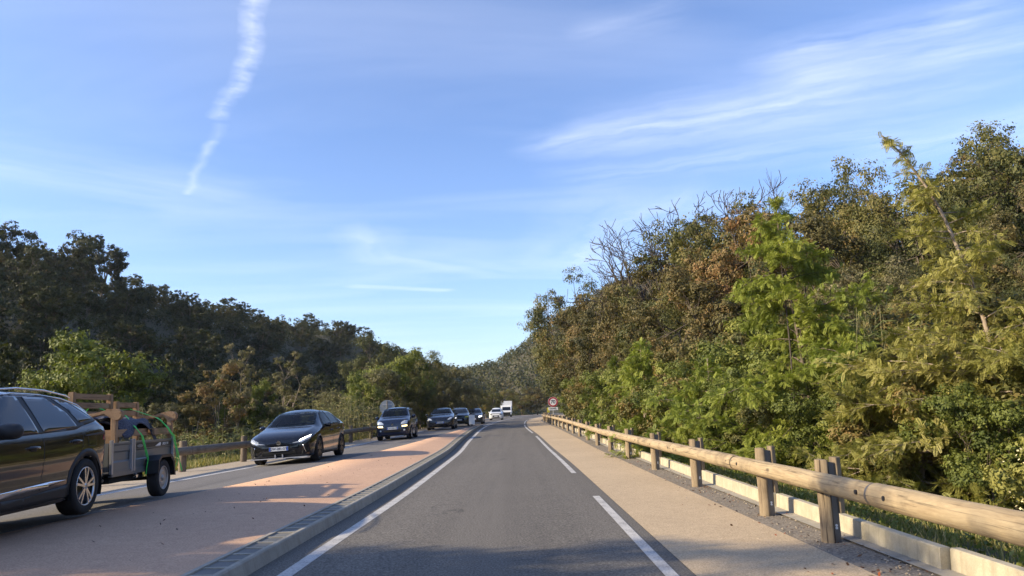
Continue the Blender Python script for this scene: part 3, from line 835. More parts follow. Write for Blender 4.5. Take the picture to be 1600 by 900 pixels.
def wheel(C_, y, side, style='five', wid=.22, rim_r=None, zoff=0):
    car = C_['car']; wr = C_['wr']; xo = C_['wheels'][2]
    w_ = empty('wheel', (side * xo, y, wr)); w_.parent = car
    rr = rim_r or wr * .70; s = side
    mb = MB(); fw = -s * wid
    mb.lathe([(rr * .98, fw * .03), (rr + .012, 0.0), (wr * .90, -fw * .03), (wr * .975, fw * .04), (wr, fw * .14), (wr, fw * .86), (wr * .97, fw * .97), (wr * .88, fw), (rr * .98, fw)], 40)
    mb.build('tyre', M['tyre'], w_)
    rm = MB(); dk = MB()
    dk.lathe([(rr, fw * .10), (rr * .97, fw * .45), (.02, fw * .5)], 32)
    dk.build('brake', M['rim_dark'], w_)
    rm.lathe([(rr * 1.0, fw * .02), (rr * .985, fw * .0), (rr * .93, fw * .03), (rr * .92, fw * .10)], 36)
    rm.lathe([(rr * .20, fw * .08), (rr * .18, fw * .02), (.001, fw * .01)], 20)
    if style in ('five', 'ten'):
        ns = 5
        for i in range(ns):
            a = 2 * math.pi * i / ns + .25
            for da in ((-.17, .17) if style == 'five' else (-.22, .0, .22)):
                p0 = Vector((fw * .05, math.cos(a + da * .9) * rr * .15, math.sin(a + da * .9) * rr * .15)); p1 = Vector((fw * .04, math.cos(a + da * 1.15) * rr * .94, math.sin(a + da * 1.15) * rr * .94))
                rm.bar(p0, p1, rr * .12, .02, (1, 0, 0))
    elif style == 'steel':
        rm.lathe([(rr * .92, fw * .12), (rr * .80, fw * .22), (rr * .62, fw * .10), (rr * .5, fw * .08), (rr * .40, fw * .14), (rr * .2, fw * .14), (rr * .18, fw * .02), (.001, fw * .02)], 30)
        rm.mi = rm.mi
    rm.build('rim', M['steel_rim'] if style == 'steel' else C_['mats'].get('rim', M['rim']), w_)
    return w_
def wheels_and_arches(C_, style='five', trim=None, lipw=.05, rim_r=None, wid=.22):
    car = C_['car']; A = C_['arch']; wr = C_['wr']
    for y in C_['wheels'][:2]:
        for s in (1, -1):
            wheel(C_, y, s, style, wid, rim_r)
            # liner
            xo = C_['wheels'][2]
            mb = MB(); vs = []; fs = []; n = 20
            for i in range(n + 1):
                t = -.35 + (math.pi + .7) * i / n
                for xx in (xo + .01, xo - .34): vs.append((s * xx, y + (A + .01) * math.cos(t), wr + (A + .01) * math.sin(t)))
            for i in range(n): fs.append((2 * i, 2 * i + 1, 2 * i + 3, 2 * i + 2))
            mb.add(vs, fs, True); mb.add([vs[2 * i + 1] for i in range(n + 1)], [tuple(range(n + 1))])
            mb.build('wheel_arch_liner', M['under'], car, fixn=False)
            # lip following the body side
            vs = []; fs = []; n = 30
            rows = [(A - .012, -.05), (A - .012, .004), (A + lipw * .5, .012), (A + lipw, .006), (A + lipw + .004, -.012)]
            lo_ = -.15 if trim else 0.0
            for i in range(n + 1):
                t = lo_ + (math.pi - 2 * lo_) * i / n
                for rr, o_ in rows:
                    yy, zz = y + rr * math.cos(t), wr + rr * math.sin(t)
                    h, nn, _, _ = C_['bvh'].ray_cast(Vector((s * 4, yy, zz)), Vector((-s, 0, 0)))
                    x = abs(h.x) if h is not None and abs(h.x) > xo - .12 else xo
                    vs.append((s * (x + o_), yy, zz))
            m_ = len(rows)
            for i in range(n):
                for j in range(m_ - 1): fs.append((i * m_ + j, i * m_ + j + 1, (i + 1) * m_ + j + 1, (i + 1) * m_ + j))
            mb = MB(); mb.add(vs, fs, True); mb.build('wheel_arch_trim', trim or C_['mats']['paint'], car)
def mirror(C_, y, x, z, s, mat, size=(.20, .13, .14)):
    sx_, sy_, sz_ = size
    bm = bmesh.new(); bmesh.ops.create_uvsphere(bm, u_segments=16, v_segments=10, radius=.5)
    for v in bm.verts:
        v.co.x = math.copysign(abs(v.co.x * 2) ** .75 / 2, v.co.x); v.co.z = math.copysign(abs(v.co.z * 2) ** .8 / 2, v.co.z)
        if v.co.y > .15: v.co.y = .15 + (v.co.y - .15) * .1
        v.co = Vector((v.co.x * sx_, v.co.y * sy_ * 1.3, v.co.z * sz_)) + Vector((s * (x + sx_ * .5), y, z))
    for f in bm.faces: f.smooth = True
    me = bpy.data.meshes.new('wing_mirror'); bm.to_mesh(me); bm.free()
    o = link('wing_mirror', me, C_['car'], mat)
    mb = MB(); mb.box((min(s * (x - .06), s * (x + .06)), y - .02, z - sz_ * .5), (max(s * (x - .06), s * (x + .06)), y + .03, z - sz_ * .28)); mb.build('mirror_arm', M['black_trim'], o)
    return o
def plate(C_, z, y, txt, w_=.52, h_=.11, tilt=0):
    mb = MB(); mb.box((-w_ / 2, y - .012, z - h_ / 2), (w_ / 2, y + .06, z + h_ / 2)); p = mb.build('licence_plate', M['plate_w'], C_['car'])
    for a in (-1, 1):
        x0 = a * w_ / 2; mb = MB(); mb.box((min(x0, x0 - a * .045), y - .0145, z - h_ / 2 + .003), (max(x0, x0 - a * .045), y - .0125, z + h_ / 2 - .003)); mb.build('plate_band', M['plate_blue'], p)
    if txt: text_mesh(txt, .095, M['ink'], 'plate_text', p, face_m((0, y - .0135, z)), .001, 0, .95)
    return p
def front_y(C_, x, z):
    h, nn, _, _ = C_['bvh'].ray_cast(Vector((x, -3, z)), Vector((0, 1, 0))); return h.y if h is not None else 0
def open_glass(C_, holes, seats=(1.75, 2.65), zs_=.55):
    """cut the glazed openings out of the shell and furnish the cabin"""
    def inside(p, poly):
        r_ = False
        for i in range(len(poly)):
            (x0, y0), (x1, y1) = poly[i - 1], poly[i]
            if (y0 > p[1]) != (y1 > p[1]) and p[0] < (x1 - x0) * (p[1] - y0) / (y1 - y0) + x0: r_ = not r_
        return r_
    bm = bmesh.new(); bm.from_mesh(C_['body'].data); kill = []
    for f in bm.faces:
        c = f.calc_center_median()
        for view, poly in holes:
            cx = sum(a for a, b in poly) / len(poly); cy = sum(b for a, b in poly) / len(poly)
            pl = [(cx + (a - cx) * .95, cy + (b - cy) * .93) for a, b in poly]
            if view == 'front' and c.y < C_['L'] * .5 and c.z > .9 and inside((c.x, c.z), pl): kill.append(f); break
            if view == 'rear' and c.y > C_['L'] * .6 and inside((c.x, c.z), pl): kill.append(f); break
            if view == 'side' and abs(c.x) > .35 and inside((c.y, c.z), pl): kill.append(f); break
    bmesh.ops.delete(bm, geom=list(set(kill)), context='FACES'); bm.to_mesh(C_['body'].data); bm.free()
    car = C_['car']; sm = M['seat_cloth']
    for y in seats:
        for x in (-.36, .36):
            mb = MB(); mb.box((x - .24, y - .30, zs_ - .12), (x + .24, y + .22, zs_)); mb.box((x - .22, y + .15, zs_), (x + .22, y + .27, zs_ + .55)); s_ = mb.build('seat', sm, car, bevel=.03)
            mb = MB(); mb.box((x - .12, y + .17, zs_ + .58), (x + .12, y + .25, zs_ + .74)); mb.build('headrest', sm, s_, bevel=.03)
    mb = MB(); mb.box((-.72, seats[0] - .78, .60), (.72, seats[0] - .48, .90)); mb.build('dashboard', M['black_trim'], car, bevel=.03)
    mb = MB(); n = 20; cy, cz = seats[0] - .40, .86
    mb.tube([(.36 + .17 * math.cos(2 * math.pi * i / n), cy - .06 * math.sin(2 * math.pi * i / n), cz + .16 * math.sin(2 * math.pi * i / n)) for i in range(n + 1)], .013, 6); mb.build('steering_wheel', M['black_trim'], car)
    mb = MB(); mb.box((-.70, .9, .30), (.70, C_['L'] - .5, .42)); mb.build('cabin_floor', M['under'], car)
def floor_pan(C_, z=.2):
    W_ = C_['wheels'][2] - .25; mb = MB(); mb.box((-W_, .35, z), (W_, C_['L'] - .3, z + .2)); mb.build('underbody', M['under'], C_['car'])
def place(C_, x, y, z, yaw=0, bank=0):
    """x,y: middle of the front bumper"""
    c = C_['car']; c.location = (x, y, z); c.rotation_euler = (0, bank, yaw)

def side_windows(C_, panes, mat, frame=None, both=True):
    for s in ((1, -1) if both else (1,)):
        if frame: patch(C_, 'window_trim', rounded(frame, .05), 'side', M['black_trim'], .003, .07, sx_=s)
        for p in panes: patch(C_, 'side_window', rounded(p, .03, 3), 'side', mat, .007, .07, sx_=s)
def seam(C_, pts, s, name='door_seam', w_=.006):
    """thin dark gap line on the side"""
    out = []; L_ = []
    for i in range(len(pts)):
        a = Vector(pts[max(i - 1, 0)]); b = Vector(pts[min(i + 1, len(pts) - 1)]); d = (b - a).normalized(); nn = Vector((-d.y, d.x))
        out.append(Vector(pts[i]) + nn * w_ / 2); L_.append(Vector(pts[i]) - nn * w_ / 2)
    poly = [(v.x, v.y) for v in out] + [(v.x, v.y) for v in L_[::-1]]
    return patch(C_, name, poly, 'side', M['black_trim'], .0015, .08, skirt=.004, sx_=s)
def handle(C_, y, z, s, mat, l=.19):
    h, nn, _, _ = C_['bvh'].ray_cast(Vector((s * 4, y, z)), Vector((-s, 0, 0))); x = abs(h.x)
    mb = MB(); mb.tube([(s * (x - .01), y - l / 2, z), (s * (x + .028), y - l / 2 + .02, z + .002), (s * (x + .034), y, z + .004), (s * (x + .028), y + l / 2 - .02, z + .002), (s * (x - .01), y + l / 2, z)], [.012, .016, .017, .016, .012], 8)
    o = mb.build('door_handle', mat, C_['car'])
    patch(C_, 'handle_recess', rounded([(y - l * .4, z - .035), (y + l * .4, z - .035), (y + l * .4, z + .025), (y - l * .4, z + .025)], .03), 'side', M['black_trim'], .002, .05, skirt=.004, sx_=s)
    return o

P_black = paint('paint_black', (.006, .0065, .009), .10)
P_suv = paint('paint_charcoal', (.007, .008, .011), .10)
P_navy = paint('paint_navy', (.010, .016, .038), .14)
P_navy2 = paint('paint_deep_blue', (.006, .008, .016), .2)
P_white = paint('paint_white', (.72, .72, .70), .25)
P_green = paint('paint_dark_green', (.015, .022, .015), .16)
P_grey = paint('paint_grey', (.02, .024, .03), .25)

# --- the large SUV at the left edge (towing the trailer)
st = [(0, .42, .50, .60, .72, .35), (.04, .30, .68, .68, .80, .5), (.16, .24, .82, .78, .92, .62), (.4, .21, .885, .86, .99, .7), (.9, .20, .918, .93, 1.06, .74), (1.15, .20, .92, .955, 1.10, .74),
      (1.6, .20, .92, .975, 1.38, .66), (1.95, .20, .92, .985, 1.55, .62), (2.4, .20, .92, .995, 1.60, .61), (3.0, .20, .92, 1.02, 1.595, .60), (3.55, .20, .92, 1.07, 1.55, .585), (3.95, .22, .91, 1.11, 1.47, .575), (4.10, .24, .90, 1.10, 1.36, .60), (4.26, .27, .84, 1.08, 1.20, .64), (4.38, .33, .77, .98, 1.06, .64), (4.43, .45, .68, .86, .93, .52)]
A_ = make_car('suv', 'dark charcoal SUV with silver roof rails cut off by the left edge, towing the trailer', st, (.93, 3.60, .905), dict(paint=P_suv), 'cars in the oncoming queue', .03, .40, .352, .86, 'car')
wheels_and_arches(A_, 'five', M['black_trim'], .075, .245, .235)
gl = M['glass']
side_windows(A_, [[(1.55, 1.03), (1.98, 1.44), (2.10, 1.475), (2.42, 1.495), (2.50, 1.05)], [(2.60, 1.055), (2.54, 1.49), (3.05, 1.485), (3.34, 1.30), (3.40, 1.115)], [(3.50, 1.16), (3.44, 1.34), (3.22, 1.475), (3.58, 1.44), (3.90, 1.215)]], gl,
             [(1.42, 1.00), (1.95, 1.47), (2.3, 1.52), (3.1, 1.515), (3.65, 1.46), (4.02, 1.19), (3.5, 1.115), (3.35, 1.075)])
patch(A_, 'windscreen', rounded([(-.68, 1.13), (.68, 1.13), (.56, 1.51), (-.56, 1.51)], .06), 'front', gl, .006, .1)
patch(A_, 'rear_window', rounded([(-.58, 1.14), (.58, 1.14), (.50, 1.43), (-.50, 1.43)], .06), 'rear', gl, .006, .1)
for s in (1, -1):
    # silver roof arch line and rails
    mb = MB(); pts = []
    for y, z in ((1.35, 1.20), (1.6, 1.34), (1.95, 1.50), (2.4, 1.556), (3.0, 1.553), (3.5, 1.515), (3.9, 1.44), (4.10, 1.33)):
        h, nn, _, _ = A_['bvh'].ray_cast(Vector((s * 4, y, z - .03)), Vector((-s, 0, 0)));
        pts.append((s * (abs(h.x) + .004), y, z - .03))
    mb.tube(pts, [.006] + [.013] * (len(pts) - 2) + [.02], 8); mb.build('roof_trim', M['chrome'], A_['car'])
    mb = MB(); mb.tube([(s * .58, 1.85, 1.530), (s * .60, 2.0, 1.555), (s * .60, 2.5, 1.588), (s * .595, 3.1, 1.580), (s * .58, 3.65, 1.532), (s * .56, 3.82, 1.50)], [.006, .011, .012, .012, .011, .006], 8); mb.build('roof_rail', M['chrome'], A_['car'])
    for pts_ in ([(2.56, 1.05), (2.565, .9), (2.55, .6), (2.52, .40)], [(3.46, 1.11), (3.50, .98), (3.44, .80)], [(1.42, .98), (1.40, .7), (1.38, .38)], [(1.42, .345), (2.0, .33), (2.9, .34), (3.08, .39)]):
        seam(A_, pts_, s, w_=.008)
    seam(A_, [(3.62, 1.00), (3.62, .86), (3.84, .86), (3.84, 1.0), (3.62, 1.0)], s, 'fuel_flap', .005)
    handle(A_, 2.33, .885, s, P_suv); handle(A_, 3.30, .93, s, P_suv)
    patch(A_, 'sill_cladding', [(1.36, .26), (1.36, .37), (2.2, .35), (3.16, .42), (3.16, .27), (2.2, .24)], 'side', M['black_trim'], .010, .08, sx_=s)
    patch(A_, 'chrome_sill_strip', [(1.40, .405), (1.40, .435), (2.1, .46), (2.7, .485), (3.10, .475), (2.7, .435), (2.1, .40), (1.7, .385)], 'side', M['chrome'], .016, .05, skirt=.02, sx_=s)
    patch(A_, 'tail_lamp', rounded([(4.05, .93), (4.28, .90), (4.36, .95), (4.34, 1.05), (4.14, 1.07)], .03), 'side', M['red_lens'], .006, .05, sx_=s)
    patch(A_, 'tail_lamp_trim', [(3.52, .985), (3.52, 1.0), (4.30, 1.045), (4.34, 1.0)], 'side', M['black_trim'], .009, .06, sx_=s)
    patch(A_, 'headlight', rounded([(s * .42, .70), (s * .80, .78), (s * .80, .86), (s * .45, .80)], .03), 'front', M['lens'], .006, .05)
    mirror(A_, 1.72, .87, 1.08, s, M['black_trim'], (.25, .16, .17))
patch(A_, 'grille', rounded([(-.42, .48), (.42, .48), (.5, .72), (-.5, .72)], .05), 'front', M['black_trim'], .006, .06)
patch(A_, 'rear_bumper_trim', rounded([(-.74, .36), (.74, .36), (.72, .58), (-.72, .58)], .05), 'rear', M['black_trim'], .01, .08)
mb = MB(); mb.tube([(0, 4.3, .36), (0, 4.55, .36)], .02, 8); mb.tube([(0, 4.55, .35), (0, 4.55, .43)], [.02, .028], 10); mb.build('tow_hitch', M['galv'], A_['car'])
floor_pan(A_, .2)
yawA = R(5)
# rear left wheel outer face stands at (-5.5, 9.45)
cA = Vector((-5.56, 9.77)) - Vector((math.cos(yawA) * .905 - math.sin(yawA) * 3.60, math.sin(yawA) * .905 + math.cos(yawA) * 3.60))
place(A_, cA.x, cA.y, .19, yawA, R(-2.0))

M['seat_cloth'] = simple('seat_cloth', (.06, .06, .065), .9)
glC = glassmat('car_glass', trans=.60)
# --- black electric hatchback
st = [(0, .30, .55, .52, .60, .38), (.04, .22, .72, .60, .68, .52), (.15, .18, .84, .68, .76, .62), (.4, .17, .90, .76, .86, .68), (.8, .17, .918, .85, .95, .72), (1.10, .17, .918, .90, 1.02, .72),
      (1.5, .17, .918, .925, 1.25, .64), (1.85, .17, .918, .935, 1.42, .60), (2.3, .17, .918, .945, 1.50, .585), (2.9, .17, .918, .965, 1.49, .575), (3.5, .18, .915, 1.0, 1.44, .565), (3.9, .22, .90, 1.03, 1.33, .55), (4.12, .26, .87, 1.02, 1.17, .58), (4.24, .34, .82, .92, .98, .62), (4.29, .45, .74, .82, .88, .55)]
B_ = make_car('hatchback', 'glossy black hatchback with a pointed nose and bright slanted headlamps, behind the trailer', st, (.86, 3.56, .90), dict(paint=P_black, rim=M['rim_dark']), 'cars in the oncoming queue', .03, .375, .335)
wheels_and_arches(B_, 'ten', None, .035)
side_windows(B_, [[(1.52, .97), (1.95, 1.36), (2.35, 1.42), (2.42, .98)], [(2.52, .985), (2.46, 1.42), (2.95, 1.41), (3.28, 1.26), (3.30, 1.02)]], glC, [(1.38, .95), (1.9, 1.38), (2.35, 1.45), (3.0, 1.44), (3.5, 1.30), (3.72, 1.07), (3.35, 1.0)])
patch(B_, 'windscreen', rounded([(-.70, 1.035), (-.35, 1.01), (.35, 1.01), (.70, 1.035), (.56, 1.425), (-.56, 1.425)], .06), 'front', glC, .006, .1)
patch(B_, 'rear_window', rounded([(-.6, 1.10), (.6, 1.10), (.5, 1.36), (-.5, 1.36)], .06), 'rear', glC, .006, .1)
for s in (1, -1):
    hl = patch(B_, 'headlight', [(s * .36, .565), (s * .55, .60), (s * .84, .735), (s * .83, .655), (s * .62, .565)], 'front', M['lens'], .006, .04)
    for q in range(5):
        x0 = s * (.55 + q * .055); z0 = .595 + q * .024
        patch(B_, 'lamp_segment', [(x0, z0), (x0 + s * .038, z0 + .014), (x0 + s * .050, z0 + .062), (x0 + s * .022, z0 + .048)], 'front', M['lamp_on'] if s > 0 else M['lens'], .012, .05, parent=hl)
    patch(B_, 'air_curtain', [(s * .62, .25), (s * .82, .30), (s * .80, .55), (s * .70, .50)], 'front', M['under'], .006, .05)
    patch(B_, 'bumper_strip', [(s * .72, .30), (s * .735, .30), (s * .665, .50), (s * .65, .50)], 'front', M['chrome'], .012, .05)
    mirror(B_, 1.62, .88, 1.00, s, P_black)
    for pts_ in ([(2.47, .97), (2.48, .7), (2.44, .30)], [(3.30, .99), (3.30, .75), (3.20, .5)], [(1.36, .93), (1.34, .6), (1.36, .28)]): seam(B_, pts_, s)
    handle(B_, 2.28, .84, s, P_black, .17); handle(B_, 3.10, .87, s, P_black, .17)
    patch(B_, 'tail_lamp', [(3.95, .90), (4.24, .88), (4.20, .98), (3.92, 1.0)], 'side', M['red_lens'], .006, .05, sx_=s)
    patch(B_, 'sill_cladding', [(1.28, .19), (1.28, .27), (3.12, .27), (3.12, .19)], 'side', M['black_trim'], .010, .08, sx_=s)
patch(B_, 'lower_intake', rounded([(-.50, .25), (.50, .25), (.44, .37), (-.44, .37)], .04), 'front', M['under'], .006, .06)
mb = MB(); mb.box((-.78, front_y(B_, .3, .22) - .05, .165), (.78, .35, .19)); mb.build('front_splitter', M['galv'], B_['car'])
for x in (-.10, .10):
    mb = MB(); mb.box((x - .012, front_y(B_, x, .24) - .05, .19), (x + .012, front_y(B_, x, .24) + .02, .28)); mb.build('splitter_fin', M['galv'], B_['car'])
plate(B_, .43, front_y(B_, .2, .43) - .02, 'GW-281-GY')
bz = .585; by = front_y(B_, 0, bz) - .012
mb = MB(); oc = [(.062 * math.cos(math.pi * (k + .5) / 4), bz + .062 * math.sin(math.pi * (k + .5) / 4)) for k in range(8)]; mb.prism(oc, 1, by, by + .012); bd = mb.build('badge', M['chrome'], B_['car'])
text_mesh('MG', .062, M['ink'], 'badge_letters', bd, face_m((0, by - .002, bz)), .001)
floor_pan(B_, .17)
open_glass(B_, [('front', [(-.70, 1.035), (.70, 1.035), (.56, 1.425), (-.56, 1.425)]), ('rear', [(-.6, 1.10), (.6, 1.10), (.5, 1.36), (-.5, 1.36)]), ('side', [(1.52, .97), (1.95, 1.36), (2.35, 1.42), (2.42, .98)]), ('side', [(2.52, .985), (2.46, 1.42), (2.95, 1.41), (3.28, 1.26), (3.30, 1.02)])], (1.95, 2.85))
place(B_, -6.52, 20.65, float(zr(21)) + .115, R(0), R(-2.5))

# --- small dark blue city car
st = [(0, .32, .55, .66, .74, .45), (.04, .24, .68, .74, .84, .55), (.14, .2, .77, .82, .94, .62), (.35, .19, .81, .88, 1.0, .66), (.62, .18, .82, .93, 1.06, .68), (.80, .18, .822, .95, 1.12, .68),
      (1.1, .18, .822, .97, 1.35, .62), (1.4, .18, .822, .98, 1.49, .60), (1.9, .18, .822, .99, 1.55, .59), (2.6, .18, .822, 1.0, 1.545, .585), (3.2, .2, .815, 1.02, 1.50, .575), (3.48, .22, .80, 1.02, 1.36, .575), (3.58, .26, .78, .98, 1.12, .60), (3.63, .32, .74, .85, .95, .6), (3.65, .42, .68, .75, .82, .55)]
C1 = make_car('city_car', 'small upright navy-blue city car with one orange-lit lamp, behind the black hatchback', st, (.68, 2.98, .81), dict(paint=P_navy), 'cars in the oncoming queue', .035, .34, .295)
wheels_and_arches(C1, 'five', M['black_trim'], .04)
side_windows(C1, [[(1.12, 1.02), (1.42, 1.40), (1.95, 1.44), (1.98, 1.03)], [(2.08, 1.03), (2.04, 1.44), (2.62, 1.43), (2.66, 1.05)], [(2.80, 1.08), (2.78, 1.41), (3.12, 1.37), (3.18, 1.12)]], glC, [(1.0, 1.0), (1.38, 1.43), (1.95, 1.47), (2.7, 1.46), (3.2, 1.41), (3.28, 1.06)])
patch(C1, 'windscreen', rounded([(-.62, 1.10), (.62, 1.10), (.55, 1.49), (-.55, 1.49)], .06), 'front', glC, .006, .1)
patch(C1, 'rear_window', rounded([(-.55, 1.08), (.55, 1.08), (.5, 1.42), (-.5, 1.42)], .06), 'rear', glC, .006, .1)
for s in (1, -1):
    patch(C1, 'headlight', rounded([(s * .40, .70), (s * .70, .72), (s * .72, .88), (s * .58, .89), (s * .42, .80)], .05), 'front', M['lens'], .008, .05)
    patch(C1, 'turn_lamp', rounded([(s * .44, .60), (s * .68, .61), (s * .70, .67), (s * .46, .66)], .02), 'front', M['lamp_warm'], .008, .05)
    patch(C1, 'fog_lamp', rounded([(s * .52, .40), (s * .60, .40), (s * .60, .48), (s * .52, .48)], .035), 'front', M['lens'], .010, .05)
    mirror(C1, 1.12, .80, 1.06, s, P_navy, (.18, .12, .16))
    for pts_ in ([(2.02, 1.02), (2.02, .6), (1.98, .3)], [(2.74, 1.04), (2.74, .75), (2.68, .55)], [(1.05, .98), (1.04, .6), (1.06, .3)]): seam(C1, pts_, s)
    handle(C1, 1.85, .88, s, P_navy, .15); handle(C1, 2.6, .88, s, P_navy, .15)
    patch(C1, 'side_rubbing_strip', rounded([(1.1, .46), (2.6, .46), (2.6, .54), (1.1, .54)], .03), 'side', M['black_trim'], .012, .08, sx_=s)
    patch(C1, 'tail_lamp', [(3.25, .95), (3.55, .95), (3.50, 1.3), (3.38, 1.3)], 'side', M['red_lens'], .006, .06, sx_=s)
patch(C1, 'grille', rounded([(-.40, .36), (.40, .36), (.42, .46), (-.42, .46)], .03), 'front', M['under'], .006, .06)
mb = MB(); by = front_y(C1, 0, .72); disc(mb, (0, .72), .055, by - .016, by - .004, 20); mb.build('badge', M['chrome'], C1['car'])
plate(C1, .55, front_y(C1, .2, .55) - .02, 'CW-258-HR')
floor_pan(C1, .2)
open_glass(C1, [('front', [(-.62, 1.10), (.62, 1.10), (.55, 1.49), (-.55, 1.49)]), ('rear', [(-.55, 1.08), (.55, 1.08), (.5, 1.42), (-.5, 1.42)]), ('side', [(1.12, 1.02), (1.42, 1.40), (1.95, 1.44), (1.98, 1.03)]), ('side', [(2.08, 1.03), (2.04, 1.44), (2.62, 1.43), (2.66, 1.05)])], (1.6, 2.45), .62)
place(C1, -5.83, 35.4, float(zr(36)) + .12, R(1.0), R(-2.2))

# --- dark sedan
st = [(0, .30, .55, .50, .60, .38), (.04, .22, .74, .60, .70, .52), (.16, .17, .86, .70, .80, .62), (.45, .16, .91, .78, .88, .68), (.9, .16, .925, .85, .95, .72), (1.3, .16, .925, .90, 1.02, .72),
      (1.75, .16, .925, .92, 1.24, .63), (2.2, .16, .925, .925, 1.40, .58), (2.7, .16, .925, .935, 1.445, .56), (3.2, .16, .925, .95, 1.41, .55), (3.8, .17, .92, .97, 1.25, .55), (4.25, .2, .90, .98, 1.08, .62), (4.55, .26, .85, .93, 1.0, .64), (4.66, .36, .78, .84, .9, .6), (4.70, .45, .70, .76, .82, .5)]
def sedan(name, label, pm, lamp=M['lens'], txt=None, st=st, ws=(.86, 3.74, .90)):
    S = make_car(name, label, st, ws, dict(paint=pm), 'cars in the oncoming queue', .04, .375, .335)
    wheels_and_arches(S, 'five', None, .035)
    side_windows(S, [[(1.75, .96), (2.2, 1.30), (2.6, 1.35), (2.66, .97)], [(2.76, .97), (2.72, 1.355), (3.1, 1.33), (3.7, 1.08), (3.72, 1.0)]], glC, [(1.6, .94), (2.15, 1.32), (2.65, 1.38), (3.15, 1.35), (3.95, 1.05), (3.7, .975)])
    patch(S, 'windscreen', rounded([(-.68, 1.04), (.68, 1.04), (.53, 1.37), (-.53, 1.37)], .06), 'front', glC, .006, .1)
    patch(S, 'rear_window', rounded([(-.5, 1.12), (.5, 1.12), (.48, 1.36), (-.48, 1.36)], .06), 'rear', glC, .006, .1)
    for s in (1, -1):
        patch(S, 'headlight', rounded([(s * .50, .60), (s * .74, .66), (s * .80, .76), (s * .66, .76), (s * .52, .68)], .03), 'front', lamp, .008, .05)
        mirror(S, 1.75, .89, .99, s, pm)
        patch(S, 'tail_lamp', [(4.2, .86), (4.5, .84), (4.48, .92), (4.2, .95)], 'side', M['red_lens'], .006, .05, sx_=s)
        seam(S, [(2.7, .96), (2.7, .6), (2.66, .3)], s); seam(S, [(3.65, .97), (3.6, .75), (3.4, .5)], s)
    patch(S, 'lower_intake', rounded([(-.5, .25), (.5, .25), (.45, .36), (-.45, .36)], .03), 'front', M['under'], .006, .06)
    if txt is not None: plate(S, .47, front_y(S, .2, .47) - .02, txt)
    floor_pan(S, .16)
    open_glass(S, [('front', [(-.68, 1.04), (.68, 1.04), (.53, 1.37), (-.53, 1.37)]), ('rear', [(-.5, 1.12), (.5, 1.12), (.48, 1.36), (-.48, 1.36)]), ('side', [(1.75, .96), (2.2, 1.30), (2.6, 1.35), (2.66, .97)]), ('side', [(2.76, .97), (2.72, 1.355), (3.1, 1.33), (3.7, 1.08), (3.72, 1.0)])], (2.1, 3.0), .48)
    return S
D_ = sedan('sedan', 'low dark-blue sedan with clear round-ish headlamps, third car behind the trailer', P_navy2, M['lens'], 'FG-742-KX')
place(D_, -4.93, 48.6, float(zr(50)) + .135, R(1.5), R(-1.5))
stg = [(a * .86, b, c * .95, d * 1.02, e * 1.06, f * .97) for a, b, c, d, e, f in st]
def compact(name, label, pm, lampcols, st_=stg, k=.86, green=False, cat='car'):
    S = make_car(name, label, st_, (.80, 3.25, .86), dict(paint=pm), 'cars in the oncoming queue', .05, .36, .325)
    wheels_and_arches(S, 'five', None, .035)
    side_windows(S, [[(1.52, 1.0), (1.9, 1.36), (2.25, 1.41), (2.3, 1.0)], [(2.38, 1.0), (2.34, 1.41), (2.75, 1.38), (3.1, 1.1)]], gl, [(1.4, .98), (1.86, 1.39), (2.3, 1.44), (2.8, 1.41), (3.3, 1.06)])
    patch(S, 'windscreen', rounded([(-.66, 1.08), (.66, 1.08), (.52, 1.45), (-.52, 1.45)], .06), 'front', gl, .006, .1)
    for s in (1, -1):
        patch(S, 'headlight', rounded([(s * .46, .66), (s * .78, .70), (s * .78, .80), (s * .50, .76)], .03), 'front', lampcols, .008, .06)
        mirror(S, 1.5, .85, 1.04, s, pm)
    patch(S, 'grille', rounded([(-.45, .42), (.45, .42), (.42, .62), (-.42, .62)], .04), 'front', M['under'], .006, .08)
    patch(S, 'lower_intake', rounded([(-.5, .27), (.5, .27), (.5, .37), (-.5, .37)], .03), 'front', M['under'], .006, .08)
    plate(S, .50, front_y(S, .2, .50) - .02, None)
    floor_pan(S, .2)
    return S
E_ = compact('compact_car', 'dark green compact car with a yellow-green front corner, half hidden behind the sedan', P_green, M['yellow_plastic'])
place(E_, -4.75, 62.5, float(zr(64)) + .06, R(1), 0)
F1 = compact('compact_car', 'dark grey compact car just left of and behind the white marker panel', P_grey, M['lamp_on'])
place(F1, -4.05, 71.5, float(zr(73)) + .0, R(-1), 0)
sts = [(a * .93, b * 1.2, c, d * 1.08, e * 1.12, f) for a, b, c, d, e, f in st]
G_ = compact('suv', 'white SUV in front of the box truck near the bend', P_white, M['black_trim'], sts, cat='suv')
patch(G_, 'bonnet_grille', rounded([(-.7, .80), (.7, .80), (.7, .87), (-.7, .87)], .03), 'front', M['black_trim'], .01, .08)
place(G_, -2.65, 99, float(zr(100)) + .0, R(-1), 0)

